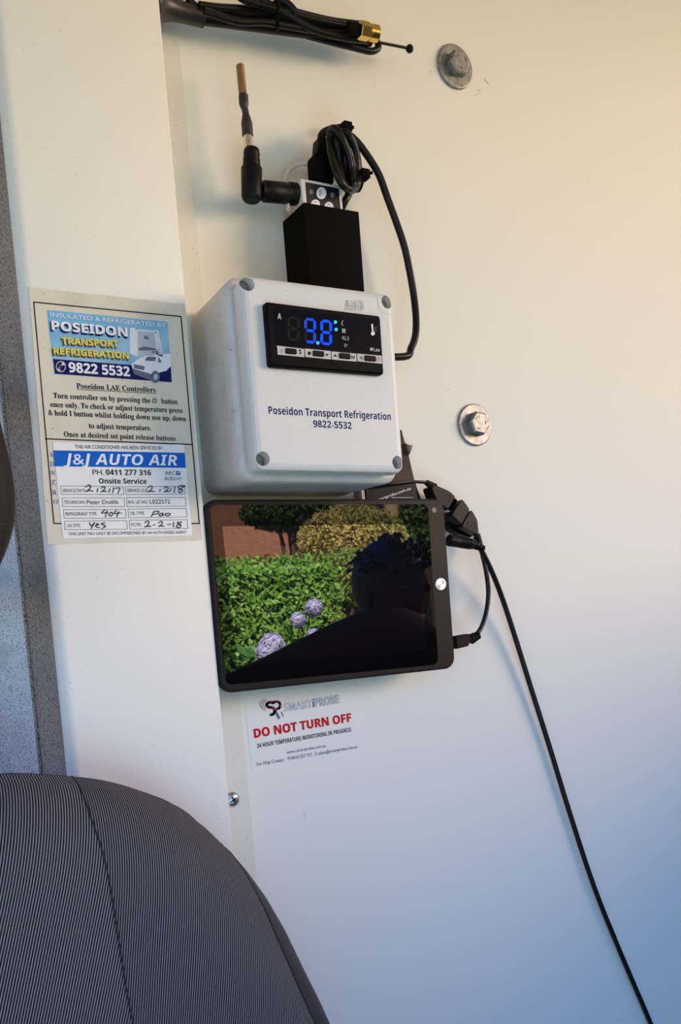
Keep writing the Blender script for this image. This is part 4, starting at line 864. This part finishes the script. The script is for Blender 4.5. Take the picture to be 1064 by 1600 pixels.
for k in (-5.0, 2.8):
    mb = MB(); mb.obox((hX+k, -13.08, 1.5), (1, 0, 0), (0, 1, 0), (0, 0, 1), 0.7, 0.06, 0.6); f_ = mb.build('window_frame', mat('cream_frame', (0.6, 0.55, 0.45), 0.6), hs_, False)
    mb = MB(); mb.obox((hX+k, -13.03, 1.5), (1, 0, 0), (0, 1, 0), (0, 0, 1), 0.62, 0.03, 0.52); mb.build('window_pane', mat('pane_dark', (0.02, 0.025, 0.03), 0.1), f_, False)
for i, (px, m_, lab) in enumerate(((608, mat('cream_post', (0.55, 0.42, 0.25), 0.7), 'cream wooden post reflected above the dark head'), (588, mat('black_post', (0.015, 0.013, 0.012), 0.6), 'black post reflected left of the cream post'))):
    q_ = R(px, 800, -9.0-0.0*i); mb = MB(); mb.obox((q_.x, q_.y, 1.9), (1, 0, 0), (0, 1, 0), (0, 0, 1), 0.07, 0.07, 1.9, 0.01); o = mb.build('garden_post', m_, None); tag(o, lab, 'post')

# ------------------------------------------------------------------ the photographer, mirrored darkly in the glass
def skin_body(name, joints, edges, m, parent, sub=2):
    me = bpy.data.meshes.new(name); off = wloc(parent); names = list(joints)
    me.from_pydata([tuple(Vector(joints[n][0])-off) for n in names], [(names.index(a), names.index(b)) for a, b in edges], [])
    o = bpy.data.objects.new(name, me); COL.objects.link(o); o.parent = parent
    md = o.modifiers.new('skin', 'SKIN'); md.use_smooth_shade = True
    for i, n in enumerate(names): r_ = joints[n][1]; me.skin_vertices[0].data[i].radius = r_ if isinstance(r_, tuple) else (r_, r_)
    me.skin_vertices[0].data[0].use_root = True
    s_ = o.modifiers.new('sub', 'SUBSURF'); s_.levels = sub; s_.render_levels = sub
    me.materials.append(m); return o
YB = -1.30
hc = R(618, 928, YB)                        # head centre
ps = thing('person', (hc.x+0.05, YB, 0), 'person in dark red-brown clothes holding up a phone, reflected in tablet glass', 'person')
bx_, by_, hz_ = hc.x+0.05, YB, hc.z
V = lambda x, y, z: (bx_+x, by_+y, z)
DARK = mat('dark_brown_cloth', (0.040, 0.012, 0.007), 0.9, spec=0.1); SKIN = mat('skin', (0.055, 0.028, 0.021), 0.7, spec=0.2); HAIR = mat('dark_hair', (0.012, 0.010, 0.009), 0.6)  # skin base darkened so the face stays a shaded silhouette
sh = hz_-0.15
hand_ = CAM-fwd*0.07-up*0.06+right*0.03
J = {'pelvis': (V(0, 0, 0.92), (0.15, 0.11)), 'waist': (V(0, 0, 1.08), (0.135, 0.10)), 'chest': (V(0, 0, sh-0.12), (0.16, 0.115)), 'neckbase': (V(0, 0, sh+0.02), (0.085, 0.07)),
     'shl': (V(-0.125, 0.12, hz_-0.085), 0.088), 'ell': ((V(-0.15, 0, sh)[0]*0.5+hand_.x*0.5, by_+0.34, (sh+hand_.z)/2-0.07), 0.050), 'wrl': (tuple(hand_+Vector((0.06, -0.06, -0.03))), 0.032),
     'shr': (V(0.19, 0, sh-0.02), 0.062), 'elr': (V(0.25, 0.03, sh-0.30), 0.046), 'wrr': (V(0.22, 0.16, sh-0.52), 0.032),
     'hipl': (V(-0.10, 0, 0.86), 0.095), 'knl': (V(-0.11, 0.03, 0.48), 0.062), 'anl': (V(-0.11, -0.01, 0.10), 0.045), 'hipr': (V(0.10, 0, 0.86), 0.095), 'knr': (V(0.11, 0.03, 0.48), 0.062), 'anr': (V(0.11, -0.01, 0.10), 0.045),
     'tol': (V(-0.12, 0.16, 0.04), 0.035), 'tor': (V(0.12, 0.16, 0.04), 0.035)}
skin_body('body', J, [('pelvis', 'waist'), ('waist', 'chest'), ('chest', 'neckbase'), ('chest', 'shl'), ('shl', 'ell'), ('ell', 'wrl'), ('chest', 'shr'), ('shr', 'elr'), ('elr', 'wrr'), ('pelvis', 'hipl'), ('hipl', 'knl'), ('knl', 'anl'), ('anl', 'tol'), ('pelvis', 'hipr'), ('hipr', 'knr'), ('knr', 'anr'), ('anr', 'tor')], DARK, ps)
bm = bmesh.new(); bmesh.ops.create_uvsphere(bm, u_segments=28, v_segments=20, radius=1)
hv = []
for v in bm.verts:
    x, y, z = v.co; q = Vector((x*0.074, y*0.092, z*0.115))
    if z < 0: q.x *= 1+0.28*z; q.y *= 1+0.10*z
    if y > 0.6: q.y += 0.020*math.exp(-(x/0.16)**2-((z+0.12)/0.20)**2)-0.006*math.exp(-((abs(x)-0.38)/0.16)**2-((z-0.08)/0.12)**2)+0.005*math.exp(-(x/0.3)**2-((z+0.48)/0.08)**2)
    hv.append(q+hc)
mb = MB(); bm.verts.index_update(); mb.add(hv, [tuple(v.index for v in f.verts) for f in bm.faces]); bm.free()
mb.tube([hc+Vector((0, -0.02, -0.08)), Vector(V(0, 0, sh))], 0.052, 14, False); hdm = mb.build('head', SKIN, ps, 'all')
for s in (-1, 1):
    q = MB(); q.sphere(hc+Vector((s*0.030, 0.080, 0.008)), 0.011, 12, 8); q.build('eye', mat('dark_eye', (0.03, 0.018, 0.015), 0.5), hdm)
    q = MB(); q.sphere(hc+Vector((s*0.075, -0.002, -0.005)), 0.03, 12, 8, (0.35, 0.6, 1)); q.build('ear', SKIN, hdm)
q = MB(); q.sphere(hc+Vector((0, 0.078, -0.055)), 0.022, 12, 8, (1, 0.5, 0.25)); q.build('mouth', mat('lips', (0.06, 0.026, 0.022), 0.6), hdm)
q = MB(); q.sphere(hc+Vector((0, -0.026, 0.030)), 0.098, 24, 16, (0.86, 0.98, 1.0))
rnd = random.Random(4)
for k in range(60):
    a = rnd.uniform(0, 6.28); e_ = rnd.uniform(0.2, 1.5); n_ = Vector((math.cos(a)*math.cos(e_)*0.86, math.sin(a)*math.cos(e_)-0.16, math.sin(e_)*1.05)); c_ = hc+Vector((0, 0, 0.024))+n_*0.098
    q.tube([c_-n_*0.02, c_+n_*0.008+Vector((0.012*math.cos(k), 0.01, 0)), c_+n_*0.004+Vector((0.03*math.cos(k), 0.02*math.sin(k), -0.008))], lambda t_: 0.008*(1-t_)+0.001, 6)
q.build('hair', HAIR, ps, 'all')
def hand(w, fdir, pdir, names):
    f_, p_ = Vector(fdir).normalized(), Vector(pdir).normalized(); s_ = f_.cross(p_); w = Vector(w)
    Jh = {'palm': (tuple(w+f_*0.05), (0.030, 0.014)), 'wrist': (tuple(w), (0.024, 0.018))}; E_ = [('palm', 'wrist')]
    for i, (o_, l_) in enumerate(((-0.028, 0.062), (-0.010, 0.074), (0.010, 0.070), (0.027, 0.054))):
        b_ = w+f_*0.088+s_*o_
        for k, (u_, c_) in enumerate(((0, 0), (0.45, 0.10), (0.8, 0.32), (1.0, 0.55))): Jh['f%d%d' % (i, k)] = (tuple(b_+f_*l_*u_+p_*l_*c_*0.8), 0.0088-0.0008*k)
        E_ += [('palm', 'f%d0' % i)]+[('f%d%d' % (i, k), 'f%d%d' % (i, k+1)) for k in range(3)]
    for k, (u_, c_) in enumerate(((0.03, -0.030), (0.055, -0.052), (0.085, -0.060))): Jh['t%d' % k] = (tuple(w+f_*u_+s_*c_+p_*0.012*k), 0.0105-0.0008*k)
    E_ += [('palm', 't0'), ('t0', 't1'), ('t1', 't2')]
    skin_body('hand', Jh, E_, SKIN, ps, 1)
hand(J['wrl'][0], hand_-Vector(J['wrl'][0])+Vector((0, 0, 0.02)), fwd, 'l')
hand(J['wrr'][0], (0, 0.4, -1), (-1, 0, 0), 'r')
pc_ = CAM-fwd*0.022-up*0.055
ph = thing('phone', pc_, 'dark phone held up in front of the person to take the picture', 'phone')
mb = MB(); mb.obox(pc_, right, up, fwd, 0.036, 0.072, 0.004, 0.003); mb.build('phone_case', BLK, ph)
mb = MB(); mb.obox(pc_-fwd*0.0042, right, up, fwd, 0.033, 0.068, 0.0004); mb.build('phone_screen', GLS, ph, False)
mb = MB(); mb.revolve(pc_+up*0.055+fwd*0.003, fwd, [(0, 0.006), (0.003, 0.006), (0.0035, 0.005)], 20); mb.build('phone_lens', mat('lens_grey', (0.1, 0.1, 0.1), 0.2), ph)
